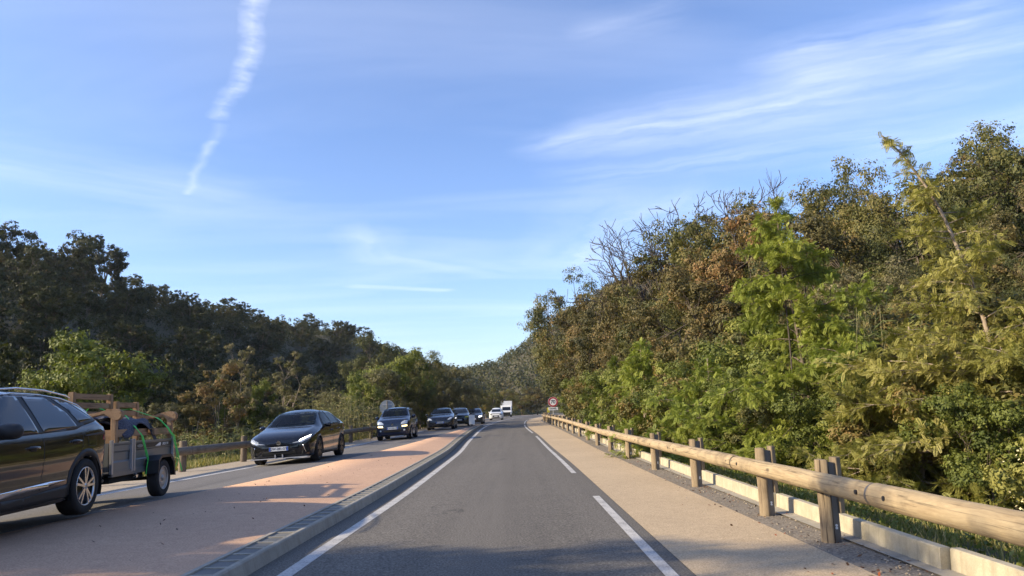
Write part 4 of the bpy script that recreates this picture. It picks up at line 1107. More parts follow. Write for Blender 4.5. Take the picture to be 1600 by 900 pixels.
# --- white box truck
tr = empty('box_truck', (-1.75, 141, float(zr(143))), R(1), 'white box truck at the end of the oncoming queue by the bend', 'truck', 'cars in the oncoming queue')
mb = MB(); mb.box((-1.12, 1.75, .75), (1.12, 6.2, 3.05)); bx = mb.build('cargo_box', M['white_plastic'], tr, bevel=.03)
cab = [(0, .35), (0, .95), (.10, 1.08), (.62, 1.22), (1.15, 1.95), (1.45, 2.12), (1.8, 2.15), (1.8, .35)]
mb = MB(); mb.prism(cab, 0, -.98, .98); cb = mb.build('cab', P_white, tr, bevel=.05)
mb = MB(); mb.add([(-.80, .66, 1.27), (.80, .66, 1.27), (.74, 1.13, 1.90), (-.74, 1.13, 1.90)], [(0, 1, 2, 3)]); o = mb.build('windscreen', gl, tr); o.location = (0, -.03, .02)
for s in (1, -1):
    mb = MB(); mb.add([(s * .992, .95, 1.3), (s * .992, 1.6, 1.3), (s * .992, 1.55, 1.85), (s * .992, 1.25, 1.85)], [(0, 1, 2, 3)]); mb.build('side_window', gl, tr)
    mb = MB(); mb.box((s * .72 - .14, -.02, .78), (s * .72 + .14, .05, .98)); mb.build('headlight', M['lens'], tr)
    mb = MB(); mb.box((s * 1.12 - .1, .75, 1.25), (s * 1.12 + .1, .85, 1.65)); mb.build('wing_mirror', M['black_trim'], tr)
    for yy in (.85, 4.9):
        w_ = empty('wheel', (s * .98, yy, .36)); w_.parent = tr
        mb = MB(); mb.lathe([(.20, 0), (.34, 0), (.36, -s * .04), (.36, -s * .2), (.34, -s * .24)], 20); mb.build('tyre', M['tyre'], w_)
        mb = MB(); mb.lathe([(.20, -s * .01), (.16, -s * .06), (.001, -s * .04)], 16); mb.build('rim', M['steel_rim'], w_)
mb = MB(); mb.box((-.7, -.025, .50), (.7, .03, .92)); mb.build('grille', M['under'], tr)
mb = MB(); mb.box((-.98, -.04, .32), (.98, .06, .50)); mb.build('bumper', M['black_trim'], tr)
mb = MB(); mb.box((-.45, .4, .45), (.45, 6.1, .74)); mb.build('chassis', M['under'], tr)

# ------------------------------------------------------------------ trailer with garden furniture
TW = .62                    # half width of the box
yawT = R(4.5)
wx, wy = -5.71, 12.22       # near wheel outer face, on the road
tz = .16
org = Vector((wx, wy)) - Vector((math.cos(yawT) * .80 - math.sin(yawT) * 1.48, math.sin(yawT) * .80 + math.cos(yawT) * 1.48))
tl = empty('trailer', (org.x, org.y, tz), yawT, 'grey steel box trailer with black mudguards hitched behind the dark SUV', 'trailer')
tl.rotation_euler = (0, R(-2), yawT)
# local: box from y=0 to 2.05, sills z .44..; wheels at y=1.48
gp = conc('trailer_panel', (.19, .20, .20), (.27, .28, .28)); 
def panel_side(s):
    prof = [(TW, .50), (TW, .62), (TW - .02, .64), (TW - .02, .76), (TW, .78), (TW, .86), (TW + .015, .88), (TW + .015, .90), (TW - .015, .90), (TW - .03, .50)]
    mb = MB(); vs = []
    for yy in (.0, 2.32): vs += [(s * a, yy, b) for a, b in prof]
    n = len(prof); fs = [tuple(range(n)), tuple(range(n, 2 * n))[::-1]] + [(i, (i + 1) % n, n + (i + 1) % n, n + i) for i in range(n)]
    mb.add(vs, fs); return mb.build('side_panel', M['trailer_panel'], tl)
M['trailer_panel'] = simple('trailer_panel_m', (.20, .21, .215), .45, .5)
sp = {s: panel_side(s) for s in (1, -1)}
for yy in (0.0, 2.32):
    mb = MB(); mb.box((-TW + .03, yy - .015, .50), (TW - .03, yy + .015, .90)); mb.build('end_panel', M['trailer_panel'], tl)
for s in (1, -1):
    for yy in (.0, .66, .74, 2.30):
        mb = MB(); mb.box((min(s * (TW - .01), s * (TW + .03)), yy - .025, .46), (max(s * (TW - .01), s * (TW + .03)), yy + .025, .94)); mb.build('stake', M['galv'], tl, bevel=.004)
    mb = MB(); mb.box((min(s * (TW - .03), s * (TW + .022)), .0, .42), (max(s * (TW - .03), s * (TW + .022)), 2.32, .50)); mb.build('sill_rail', M['trailer_panel'], tl, bevel=.006)
    # hexagonal mudguard
    g_ = [(1.13, .38), (1.15, .58), (1.26, .655), (1.66, .655), (1.80, .56), (1.86, .30)]
    mb = MB(); vs = []
    for yy, zz in g_: vs += [(s * (TW + .02), yy, zz), (s * (TW + .23), yy, zz)]
    mb.add(vs, [(2 * i, 2 * i + 1, 2 * i + 3, 2 * i + 2) for i in range(5)])
    vs = [(s * (TW + .23), yy, zz) for yy, zz in g_] + [(s * (TW + .225), 1.48 + (yy - 1.48) * .88, .29 + (zz - .29) * .88) for yy, zz in g_]
    mb.add(vs, [(i, i + 1, i + 7, i + 6) for i in range(5)])
    mb.build('mudguard', M['black_trim'], tl, fixn=True)
C_t = dict(car=tl, wr=.29, wheels=(1.48, 1.48, .80), mats={})
for s in (1, -1): wheel(C_t, 1.48, s, 'steel', .165, .185)
mb = MB(); mb.box((-TW, 0, .44), (TW, 2.32, .47)); mb.build('floor_panel', M['under'], tl)
mb = MB(); mb.tube([(-.7, 1.48, .30), (.7, 1.48, .30)], .03, 10); mb.box((-TW + .04, .05, .33), (TW - .04, 1.2, .42)); mb.build('axle_frame', M['under'], tl)
mb = MB(); mb.tube([(.5, .1, .38), (0, -1.2, .40), (0, -1.52, .42)], .03, 8); mb.tube([(-.5, .1, .38), (0, -1.2, .40)], .03, 8); mb.build('drawbar', M['galv'], tl)
mb = MB(); mb.tube([(TW + .0, .80, .39), (TW + .04, .80, .39)], .035, 14); mb.build('reflector', M['chrome'], tl)
mb = MB(); mb.box((TW - .05, 2.335, .56), (TW + .02, 2.37, .86)); mb.build('tail_lamp', M['red_lens'], tl)
# markings on the side panel
mb = MB(); mb.add([(TW + .018, .82, .785), (TW + .018, 1.98, .785), (TW + .018, 1.98, .885), (TW + .018, .82, .885)], [(0, 1, 2, 3)]); dband = mb.build('dark_band', M['ink'], sp[1]) if False else None
mb = MB(); mb.add([(TW + .004, .80, .79), (TW + .004, 2.26, .79), (TW + .004, 2.26, .858), (TW + .004, .80, .858)], [(0, 1, 2, 3)]); mb.build('dark_band', M['ink'], sp[1])
mb = MB()
mb.add([(TW + .007, 1.56, .797), (TW + .007, 1.78, .797), (TW + .007, 1.80, .85), (TW + .007, 1.74, .85)], [(0, 1, 2, 3)]); mb.build('white_wedge', M['white_plastic'], sp[1])
text_mesh('ERDE 194', .062, M['white_plastic'], 'panel_text', sp[1], side_m((TW + .008, 1.98, .822)), .001, .25, .95)
mb = MB(); mb.add([(TW + .007, .98 + .11 * math.cos(t), .825 + .026 * math.sin(t)) for t in np.arange(0, 6.28, .4)], [tuple(range(16))]); mb.build('oval_badge', M['sign_back'], sp[1])

TLM = Matrix.Translation((org.x, org.y, tz)) @ Matrix.Rotation(yawT, 4, 'Z') @ Matrix.Rotation(R(-2), 4, 'Y')
TLI = TLM.inverted()
def make_bench(name, label, xb_1, xf_1, y0, y1, z_seat, z_arm, z_top, nsl, arms=(1, 1)):
    """faces +x; back upright at xb, front legs at xf, ends at y0 and y1 (trailer axes)"""
    b = empty(name, (0, 0, 0), 0, label, 'garden bench', 'wooden garden benches on the trailer')
    b.matrix_world = TLM
    for y, arm in zip((y0, y1), arms):
        mb = MB(); mb.box((xb_1 - .04, y - .04, .48), (xb_1 + .04, y + .04, z_top)); mb.build('upright', M['furn_z'], b, bevel=.006)
        if not arm: continue
        mb = MB(); mb.box((xf_1 - .04, y - .04, .48), (xf_1 + .04, y + .04, z_arm - .02)); mb.build('leg', M['furn_z'], b, bevel=.006)
        L = xf_1 - xb_1
        pr = [(xb_1 + .04, z_arm - .045), (xb_1 + .2 * L, z_arm - .075), (xb_1 + .5 * L, z_arm - .07), (xb_1 + .78 * L, z_arm - .035), (xf_1 - .04, z_arm - .10), (xf_1 + .02, z_arm - .14), (xf_1 + .08, z_arm - .13), (xf_1 + .12, z_arm - .08), (xf_1 + .125, z_arm - .02), (xf_1 + .08, z_arm + .02), (xf_1, z_arm + .035), (xf_1 - .12, z_arm + .02), (xb_1 + .55 * L, z_arm - .015), (xb_1 + .25 * L, z_arm - .018), (xb_1 + .04, z_arm + .01)]
        mb = MB(); mb.prism(pr, 1, y - .045, y + .045); mb.build('armrest', M['furn'], b, bevel=.008)
        mb = MB(); mb.box((xb_1 + .04, y - .018, z_seat - .02), (xf_1 - .04, y + .018, z_seat + .09)); mb.build('side_rail', M['furn_x'], b, bevel=.004)
    for q in range(nsl):
        zz = z_top - .10 - q * .135
        mb = MB(); mb.box((xb_1 - .018, y0 + .04, zz), (xb_1 + .018, y1 - .04, zz + .085)); mb.build('back_slat', M['furn'], b, bevel=.004)
    mb = MB(); mb.box((xf_1 - .02, y0 + .04, z_seat - .02), (xf_1 + .02, y1 - .04, z_seat + .09)); mb.build('front_rail', M['furn'], b, bevel=.004)
    for q in range(4):
        xx = xb_1 + .06 + q * (xf_1 - xb_1 - .1) / 4
        mb = MB(); mb.box((xx, y0 + .04, z_seat + .07), (xx + .10, y1 - .04, z_seat + .088)); mb.build('seat_slat', M['furn'], b, bevel=.003)
    return b
M['furn_z'] = wood('furn_z', (.31, .19, .105), (.41, .27, .16), (.13, .075, .045), 2, 1.5)
M['furn_x'] = wood('furn_x', (.31, .19, .105), (.41, .27, .16), (.13, .075, .045), 0, 1.5)
make_bench('garden_bench', 'large scroll-armed wooden bench strapped sideways onto the trailer, taller backrest nearest the SUV', -.08, .53, .30, 1.50, 1.0, 1.36, 1.68, 3, (1, 0))
make_bench('garden_bench', 'lower wooden bench with a slatted back at the tail end of the trailer', -.02, .56, 1.60, 2.36, 1.0, 1.33, 1.56, 2, (0, 1))

def cloth(name, label, mat, f, nx, ny, th=.012):
    vs = [f(i / nx, j / ny) for i in range(nx + 1) for j in range(ny + 1)]
    me = bpy.data.meshes.new(name); me.from_pydata(vs, [], [(i * (ny + 1) + j, (i + 1) * (ny + 1) + j, (i + 1) * (ny + 1) + j + 1, i * (ny + 1) + j + 1) for i in range(nx) for j in range(ny)])
    me.polygons.foreach_set('use_smooth', [True] * len(me.polygons)); me.transform(TLM)
    o = link(name, me, None, mat); o.modifiers.new('t', 'SOLIDIFY').thickness = th
    tag(o, label, 'blanket')
    return o
def clothmat(name, a, b, sc_=60):
    m_, nb, bs = newmat(name); n = nb.noise(objc(nb), sc_, 3, .6)
    nb.t.links.new(nb.mix(nb.mapr(n, .4, .6), a, b), bs.inputs['Base Color']); bs.inputs['Roughness'].default_value = .95
    bump(nb, bs, n, .3, .005); return m_
M['blanket_blue'] = clothmat('blanket_blue', (.03, .033, .05), (.11, .115, .15))
M['blanket_dark'] = clothmat('blanket_dark', (.010, .012, .022), (.022, .026, .045))
def fb(u, v):      # u across (far to near side), v along y
    y = .52 + 1.30 * v
    prof = 1.30 - .05 * u + .05 * math.sin(v * 9) * (1 - u) - .10 * max(0, v - .55)
    x = -.02 + .60 * u
    z = prof - max(0, u - .75) * (.75 + .45 * math.sin(v * 7.5 + 1.0)) + .015 * math.sin(u * 13 + v * 5)
    return (x + .03 * math.sin(v * 11), y, z)
cloth('blanket', 'speckled blue-grey moving blanket draped over the bench under the green straps', M['blanket_blue'], fb, 28, 44)
def fd(u, v):
    y = .50 + 1.34 * v; x = .02 + .47 * u
    return (x + .02 * math.sin(v * 14), y, 1.09 + .13 * math.sin(math.pi * min(1, u * 1.1)) ** .5 * (1 + .25 * math.sin(v * 8)) )
cloth('blanket', 'dark navy padding bundled on the bench seat beneath the arms', M['blanket_dark'], fd, 18, 30, .02)
def strap(label, pts, w_=.028):
    """flat webbing through trailer-local points"""
    mb = MB(); vs = []; fs = []; P3 = [Vector(p) for p in pts]
    # resample softly
    Q = []
    for i in range(len(P3) - 1):
        for k in range(4): Q.append(P3[i].lerp(P3[i + 1], k / 4))
    Q.append(P3[-1])
    for i, p in enumerate(Q):
        d = (Q[min(i + 1, len(Q) - 1)] - Q[max(i - 1, 0)]).normalized(); s_ = Vector((0, 1, 0)) - d * d.y
        s_ = s_.normalized() if s_.length > .2 else Vector((1, 0, 0)); nn = d.cross(s_) * .0025
        tw = 1 + .3 * math.sin(i * 1.3)
        vs += [p - s_ * w_ / 2 * tw + nn, p + s_ * w_ / 2 * tw + nn, p + s_ * w_ / 2 * tw - nn, p - s_ * w_ / 2 * tw - nn]
    for i in range(len(Q) - 1):
        for k in range(4): fs.append((i * 4 + k, i * 4 + (k + 1) % 4, i * 4 + 4 + (k + 1) % 4, i * 4 + 4 + k))
    fs += [(0, 1, 2, 3), tuple(len(vs) - 4 + k for k in (3, 2, 1, 0))]
    mb.add([TLM @ v for v in vs], fs, False); o = mb.build('ratchet_strap', M['strap'], None)
    tag(o, label, 'strap', 'green ratchet straps over the trailer load'); return o
def lp_(px, py, xloc):
    """trailer-local point on the plane x = xloc seen at pixel"""
    a = TLI @ Vector((0, 0, CAM_H)); b = TLI @ at(px, py, 10); t = (xloc - a.x) / (b.x - a.x); return a + (b - a) * t
X1 = TW + .045
strap('bright green strap over the middle of the bench, hanging doubled down the trailer side', [(-.60, 1.0, .95), (-.12, .98, 1.50), lp_(168, 643, -.02), lp_(196, 649, .20), lp_(212, 668, .60), lp_(221, 679, .69), lp_(226, 700, X1), lp_(231, 720, X1 + .01), lp_(228, 742, X1)], .03)
strap('thin green strap end looped loose beside the middle strap', [lp_(223, 680, .62), lp_(228, 700, X1 + .02), lp_(232, 716, X1 + .03), lp_(229, 732, X1 + .02)], .022)
strap('green strap crossing the rear bench arm down to the tailgate corner', [(-.55, 1.6, 1.35), lp_(203, 639, .0), lp_(243, 652, .50), lp_(251, 656, .64), lp_(263, 669, .69), lp_(272, 681, X1 + .03), lp_(277, 703, X1 + .02), lp_(281, 722, X1), lp_(284, 735, X1 - .02)], .032)
strap('short green strap tail twisting beside the tailgate corner strap', [lp_(246, 652, .55), lp_(261, 668, .69), lp_(269, 680, X1 + .05), lp_(275, 700, X1 + .04), lp_(277, 722, X1 + .03), lp_(271, 735, X1)], .022)
# ------------------------------------------------------------------ vegetation
def unit(v): return v / (np.linalg.norm(v, axis=-1, keepdims=True) + 1e-9)
def leaf_quads(name, c, d, nrm, L, Wd, tint, mat, parent=None):
    """rhombus leaves: centre c, direction d, normal nrm"""
    c = np.asarray(c); n = len(c); d = unit(d); s = unit(np.cross(d, nrm))
    L = np.broadcast_to(np.asarray(L, float), (n,))[:, None]; Wd = np.broadcast_to(np.asarray(Wd, float), (n,))[:, None]
    V_ = np.stack([c - d * L / 2, c + s * Wd / 2, c + d * L / 2, c - s * Wd / 2], 1).reshape(-1, 3)
    F_ = np.arange(n * 4).reshape(n, 4)
    me = bpy.data.meshes.new(name)
    me.vertices.add(n * 4); me.vertices.foreach_set('co', V_.astype(np.float32).ravel())
    me.loops.add(n * 4); me.loops.foreach_set('vertex_index', F_.astype(np.int32).ravel())
    me.polygons.add(n); me.polygons.foreach_set('loop_start', np.arange(0, n * 4, 4, dtype=np.int32))
    me.update(calc_edges=True)
    at_ = me.attributes.new('tint', 'FLOAT', 'FACE'); at_.data.foreach_set('value', np.clip(tint, 0, 1).astype(np.float32))
    return link(name, me, parent, mat)
def rdir(g, n): return unit(g.normal(size=(n, 3)))

def oak_parts(seed, H, Rr, leaf=.10, nleaf=22000, ncl=46, trunk_f=.3, mat='leaf_oak', bark='bark', lobes=1.0, flat=.75, bare=.0, thr=.018, tw=True):
    """returns (trunk mesh builder, leaf arrays): uneven crown of leafy clumps carried by limbs"""
    g = np.random.default_rng(seed); rr = random.Random(seed)
    zc0 = H * (trunk_f + (1 - trunk_f) * .52); rz = H * (1 - trunk_f) * .52
    # lumpy envelope
    ph = g.uniform(0, 6.28, 6)
    cl = []
    tries = 0
    while len(cl) < ncl and tries < ncl * 30:
        tries += 1
        dv = rdir(g, 1)[0]; an = math.atan2(dv[1], dv[0])
        lump = 1 + lobes * (.16 * math.sin(2 * an + ph[0]) + .12 * math.sin(3 * an + ph[1] + dv[2] * 2) + .10 * math.sin(5 * an + ph[2] + dv[2] * 4))
        rad = (g.uniform(.25, 1) ** .45) * lump
        p = np.array([dv[0] * Rr * rad, dv[1] * Rr * rad, zc0 + dv[2] * rz * rad])
        if p[2] < H * trunk_f * .7: continue
        cr = Rr * g.uniform(.17, .30)
        if any(np.linalg.norm((p - q) / np.array([1, 1, .8])) < cr * .62 for q, _ in cl): continue
        cl.append((p, cr))
    tb = MB()
    lean = g.normal(0, .06, 2) * H
    top = np.array([lean[0], lean[1], H * (trunk_f + .25)])
    tr0 = H * thr * 1.25
    mid = np.array([lean[0] * .3 + g.normal(0, .04) * H * .3, lean[1] * .3, H * trunk_f * .6])
    tb.tube([(0, 0, -.4), (0, 0, .05), mid, top], [tr0 * 1.25, tr0, tr0 * .8, tr0 * .45], 8)
    hubs = []
    nh = 6
    for i in range(nh):
        a = 2 * math.pi * i / nh + g.uniform(-.4, .4); q = g.uniform(.25, .5)
        s_ = mid + (top - mid) * g.uniform(.2, .9); e = np.array([math.cos(a) * Rr * q, math.sin(a) * Rr * q, zc0 + rz * g.uniform(-.35, .45)])
        m1 = (s_ + e) / 2 + g.normal(0, .05, 3) * Rr; tb.tube([s_, m1, e], [tr0 * .5, tr0 * .36, tr0 * .22], 6); hubs.append(e)
    hubs.append(top)
    for p, cr in cl:
        hb = min(hubs, key=lambda h: np.linalg.norm(h - p)); m1 = (hb + p) / 2 + g.normal(0, .08, 3) * cr * 2
        tb.tube([hb, m1, p], [tr0 * .17, tr0 * .11, tr0 * .05], 4, cap=False)
        if tw:
            for _ in range(3):
                e = p + rdir(g, 1)[0] * cr * 1.1; tb.tube([m1, (m1 + e) / 2 + g.normal(0, .1, 3) * cr, e], [tr0 * .07, tr0 * .05, tr0 * .02], 3, cap=False)
    per = int(nleaf / max(1, len(cl)))
    C_, D_a, N_, T_ = [], [], [], []
    for p, cr in cl:
        k = int(per * (cr / (Rr * .235)) ** 2 * g.uniform(.7, 1.2))
        # each clump is a cluster of small sprays
        ns = max(5, int(k / 26)); sd = rdir(g, ns); sr = g.uniform(.35, 1.05, ns) ** .6
        sc_ = p + sd * (sr * cr)[:, None] * np.array([1, 1, flat]); which = g.integers(0, ns, k)
        off = g.normal(0, .17, (k, 3)) * cr
        c = sc_[which] + off * np.array([1, 1, .7])
        out = unit(c - p + np.array([0, 0, cr * .35])); nn = unit(out * 1.0 + g.normal(0, .42, (k, 3)))
        dd = unit(np.cross(nn, rdir(g, k)))
        C_.append(c); D_a.append(dd); N_.append(nn)
        base = g.normal(.42, .13); T_.append(base + g.normal(0, .10, ns)[which] + g.normal(0, .09, k))
    return tb, np.concatenate(C_), np.concatenate(D_a), np.concatenate(N_), np.concatenate(T_), g
def make_oak(name, label, seed, H, Rr, leaf=.10, nleaf=22000, mat='leaf_oak', bark='bark', tshift=0.0, cat='tree', group=None, crown='crown', **k):
    e = empty(name, (0, 0, 0), 0, label, cat, group)
    tb, c, d, n, t, g = oak_parts(seed, H, Rr, leaf, nleaf, **k)
    tb.build('trunk', M[bark], e, fixn=False)
    L = leaf * g.uniform(.65, 1.35, len(c)); leaf_quads(crown, c, d, n, L, L * g.uniform(.45, .65, len(c)), t + tshift, M[mat], e)
    return e
def make_acacia(name, label, seed, H, Rr, nfr=2600, trunk_pts=None, ex=.85, w0=.05, mat='leaf_acacia', cone=1.0, frond=.20, droop=.35, z0=.08, group=None, bark='bark_pale', tshift=0, lfl=9, rb=.05):
    """feathery tree: trunk, rising limbs, fronds of narrow leaflets"""
    g = np.random.default_rng(seed); e = empty(name, (0, 0, 0), 0, label, 'tree', group)
    tp = [Vector(p) for p in (trunk_pts or [(0, 0, -.3), (.02 * H, 0, H * .3), (-.02 * H, .02 * H, H * .65), (0, 0, H)])]
    def tr(t):
        q = t * (len(tp) - 1); i = min(int(q), len(tp) - 2); f = q - i
        p0 = tp[max(i - 1, 0)]; p1 = tp[i]; p2 = tp[i + 1]; p3 = tp[min(i + 2, len(tp) - 1)]
        return .5 * ((2 * p1) + (p2 - p0) * f + (2 * p0 - 5 * p1 + 4 * p2 - p3) * f * f + (3 * p1 - p0 - 3 * p2 + p3) * f ** 3)
    sm = [tr(i / 60) for i in range(61)]; cum = np.concatenate([[0], np.cumsum([(sm[i + 1] - sm[i]).length for i in range(60)])]); tr0 = tr
    tr = lambda t: tr0(float(np.interp(t * cum[-1], cum, np.linspace(0, 1, 61))))
    tb = MB(); tb.tube([tr(i / 16) for i in range(17)], [rb * (1 - i / 17) ** .8 + .008 for i in range(17)], 7)
    FC, FD = [], []; shade = []
    nb_ = int(30 + H * 7)
    for i in range(nb_):
        t = z0 + (1 - z0) * (i + g.uniform()) / nb_; p = np.array(tr(t)); hh = t
        wdt = Rr * ((1 - hh) ** ex * cone + w0) * g.uniform(.55, 1.15)
        a = g.uniform(0, 6.28); up = g.uniform(.15, .55)
        dirv = np.array([math.cos(a), math.sin(a), up]); dirv /= np.linalg.norm(dirv)
        pts = [p]; q = p.copy(); dv = dirv.copy(); ns = 7
        for s_ in range(ns):
            dv = dv + np.array([0, 0, -droop * .22]) + g.normal(0, .09, 3); dv /= np.linalg.norm(dv); q = q + dv * wdt / ns; pts.append(q.copy())
        br = .010 + .02 * (wdt / Rr); tb.tube(pts, [br * (1 - .85 * k / ns) for k in range(ns + 1)], 4, cap=False)
        shb = g.normal(0, .12)
        # side shoots
        for s_ in range(1, ns + 1):
            for _ in range(3 if s_ > 1 else 1):
                sv = rdir(g, 1)[0] * np.array([1, 1, .45]) + dv * .9; sv /= np.linalg.norm(sv); sl = wdt * g.uniform(.12, .30)
                e2 = pts[s_] + sv * sl; tb.tube([pts[s_], e2], [br * .25, br * .1], 3, cap=False)
                m_ = max(1, int(round(nfr / (nb_ * 19) * min(2.2, (wdt / (Rr * .62)) ** 1.2) + g.uniform(-.4, .4))))
                tt = g.uniform(.2, 1.1, m_)[:, None]
                FC.append(pts[s_] + sv * sl * tt + g.normal(0, .035, (m_, 3))); FD.append(unit(sv + g.normal(0, .75, (m_, 3)) + np.array([0, 0, -.05]))); shade.append(np.full(m_, shb) + g.normal(0, .08, m_))
    tb.build('trunk', M[bark], e, fixn=False)
    FC = np.concatenate(FC); FD = np.concatenate(FD); sh_ = np.concatenate(shade); m_ = len(FC)
    fl = frond * g.uniform(.6, 1.3, m_)
    side = unit(np.cross(FD, np.array([0, 0, 1.0]) + g.normal(0, .35, (m_, 3)))); nrm = np.cross(side, FD)
    C_, D_a, N_, L_, W_, T_ = [], [], [], [], [], []
    for j in range(lfl):
        u = (j + .5) / lfl
        prof = math.sin(math.pi * (.12 + .8 * u)) ** .7
        for s_ in (-1, 1):
            ll = fl * .28 * prof
            dd = unit(side * s_ + FD * .45 - np.array([0, 0, .12]))
            base = FC + FD * (fl * u)[:, None] - np.array([0, 0, 1.0]) * (fl * .18 * u * u)[:, None]
            C_.append(base + dd * (ll * .5)[:, None]); D_a.append(dd); N_.append(nrm); L_.append(ll); W_.append(np.maximum(fl / lfl * .95, .004)); T_.append(sh_ + .45 + .12 * (u - .5))
    leaf_quads('crown', np.concatenate(C_), np.concatenate(D_a), np.concatenate(N_) + np.random.default_rng(seed).normal(0, .15, (m_ * lfl * 2, 3)), np.concatenate(L_), np.concatenate(W_), np.concatenate(T_) + tshift, M[mat], e)
    return e
def bare_tree(name, label, seed, base, tips, r0=.09, group=None):
    """leafless branching crown; tips: list of main limb end points (world)"""
    g = random.Random(seed); e = empty(name, base, 0, label, 'tree', group); tb = MB(); b = Vector(base)
    def grow(p, d, L, r_, lev):
        pts = [p.copy()]; q = p.copy(); n = 5; rs = [r_]
        for i in range(n):
            d = (d + Vector((g.gauss(0, .16), g.gauss(0, .12), g.gauss(0, .14) + .03))).normalized(); q = q + d * L / n; pts.append(q.copy()); rs.append(r_ * (1 - .7 * (i + 1) / n))
            if lev < 4 and i >= 1:
                for _ in range(2 if lev < 2 else 1):
                    nd = (d + Vector((g.gauss(0, .7), g.gauss(0, .4), g.gauss(.1, .45)))).normalized(); grow(q, nd, L * g.uniform(.38, .62), rs[-1] * .6, lev + 1)
        tb.tube([v - b for v in pts], [max(x, .02) for x in rs], 5 if lev < 2 else 3, cap=False)
    fork = b + Vector((0, 0, (tips[0][2] - b.z) * .45))
    tb.tube([(0, 0, -.3), fork - b], [r0 * 1.8, r0 * 1.2], 8)
    for t in tips:
        t = Vector(t); d = t - fork; grow(fork, d.normalized(), d.length, r0, 1)
    tb.build('trunk', M['dead_wood'], e, fixn=False)
    return e
def copy_tree(src, loc, rz, sc_, label=None, group=None, sz=None):
    o = src.copy(); col.objects.link(o); o.location = loc; o.rotation_euler = (0, 0, rz); o.scale = (sc_, sc_, sz or sc_)
    if label: o['label'] = label
    if group: o['group'] = group
    for ch in src.children:
        c = ch.copy(); col.objects.link(c); c.parent = o
    return o
def put(o, x, y, rz=0, s=1.0, sz=None, dz=0):
    o.location = (x, y, gzf(x, y) + dz); o.rotation_euler = (0, 0, rz); o.scale = (s, s, sz or s)
    return o

# --- prototypes (each one is also a standing tree)
G1 = 'broadleaf trees massed beyond the right guard rail'
G2 = 'oaks covering the shaded left hillside'
G3 = 'oaks on the right-hand hillside'
G4 = 'roadside shrubs beyond the right guard rail'
used = {}
def proto(key, *a, **k):
    used[key] = [make_oak(*a, **k), False]
def inst(key, px, ptop, y, h, label, rz=None, group=None, wf=1.0, x=None):
    """stand a tree so that its top shows at photo pixel (px, ptop) when y metres away; h = prototype height"""
    p = at(px, ptop, y); X_ = p.x if x is None else x; g0 = gzf(X_, y) - .1
    H_ = p.z - g0; s = H_ / h; rz_ = rz if rz is not None else random.uniform(0, 6.28)
    pr, u = used[key]; sx_ = s * wf
    if not u: used[key][1] = True; o = pr; o.location = (X_, y, g0); o.rotation_euler = (0, 0, rz_); o.scale = (sx_, sx_, s)
    else: o = copy_tree(pr, (X_, y, g0), rz_, sx_, sz=s)
    o['label'] = label
    if group: o['group'] = group
    return o
PH = dict(oa=9.0, ob=9.0, oc=8.5, od=8.5, br=9.0, bs=8.0, gr=7.0, sh=3.2, sb=3.2, ss=3.2)
proto('oa', 'oak_tree', 'x', 11, 9.0, 3.6, .13, 42000, ncl=70, trunk_f=.16)
proto('ob', 'oak_tree', 'x', 12, 9.0, 3.3, .13, 40000, ncl=64, trunk_f=.12, tshift=.12)
proto('br', 'chestnut_tree', 'x', 13, 9.0, 3.4, .15, 38000, mat='leaf_brown', ncl=66, trunk_f=.12)
proto('bs', 'chestnut_tree', 'x', 14, 8.0, 3.0, .13, 36000, mat='leaf_brown', ncl=54, trunk_f=.10, tshift=-.12)
proto('gr', 'olive_tree', 'x', 15, 7.0, 2.6, .11, 32000, mat='leaf_grey', ncl=46, trunk_f=.14)
proto('sh', 'shrub', 'x', 16, 3.2, 1.7, .085, 26000, mat='leaf_bright', ncl=40, trunk_f=.03, thr=.008, cat='shrub')
proto('sb', 'shrub', 'x', 17, 3.2, 1.6, .085, 24000, mat='leaf_oak', ncl=38, trunk_f=.03, thr=.008, tshift=.15, cat='shrub')
proto('ss', 'shrub', 'x', 18, 3.2, 1.5, .08, 22000, mat='leaf_silver', ncl=34, trunk_f=.04, thr=.008, tshift=-.1, cat='shrub')

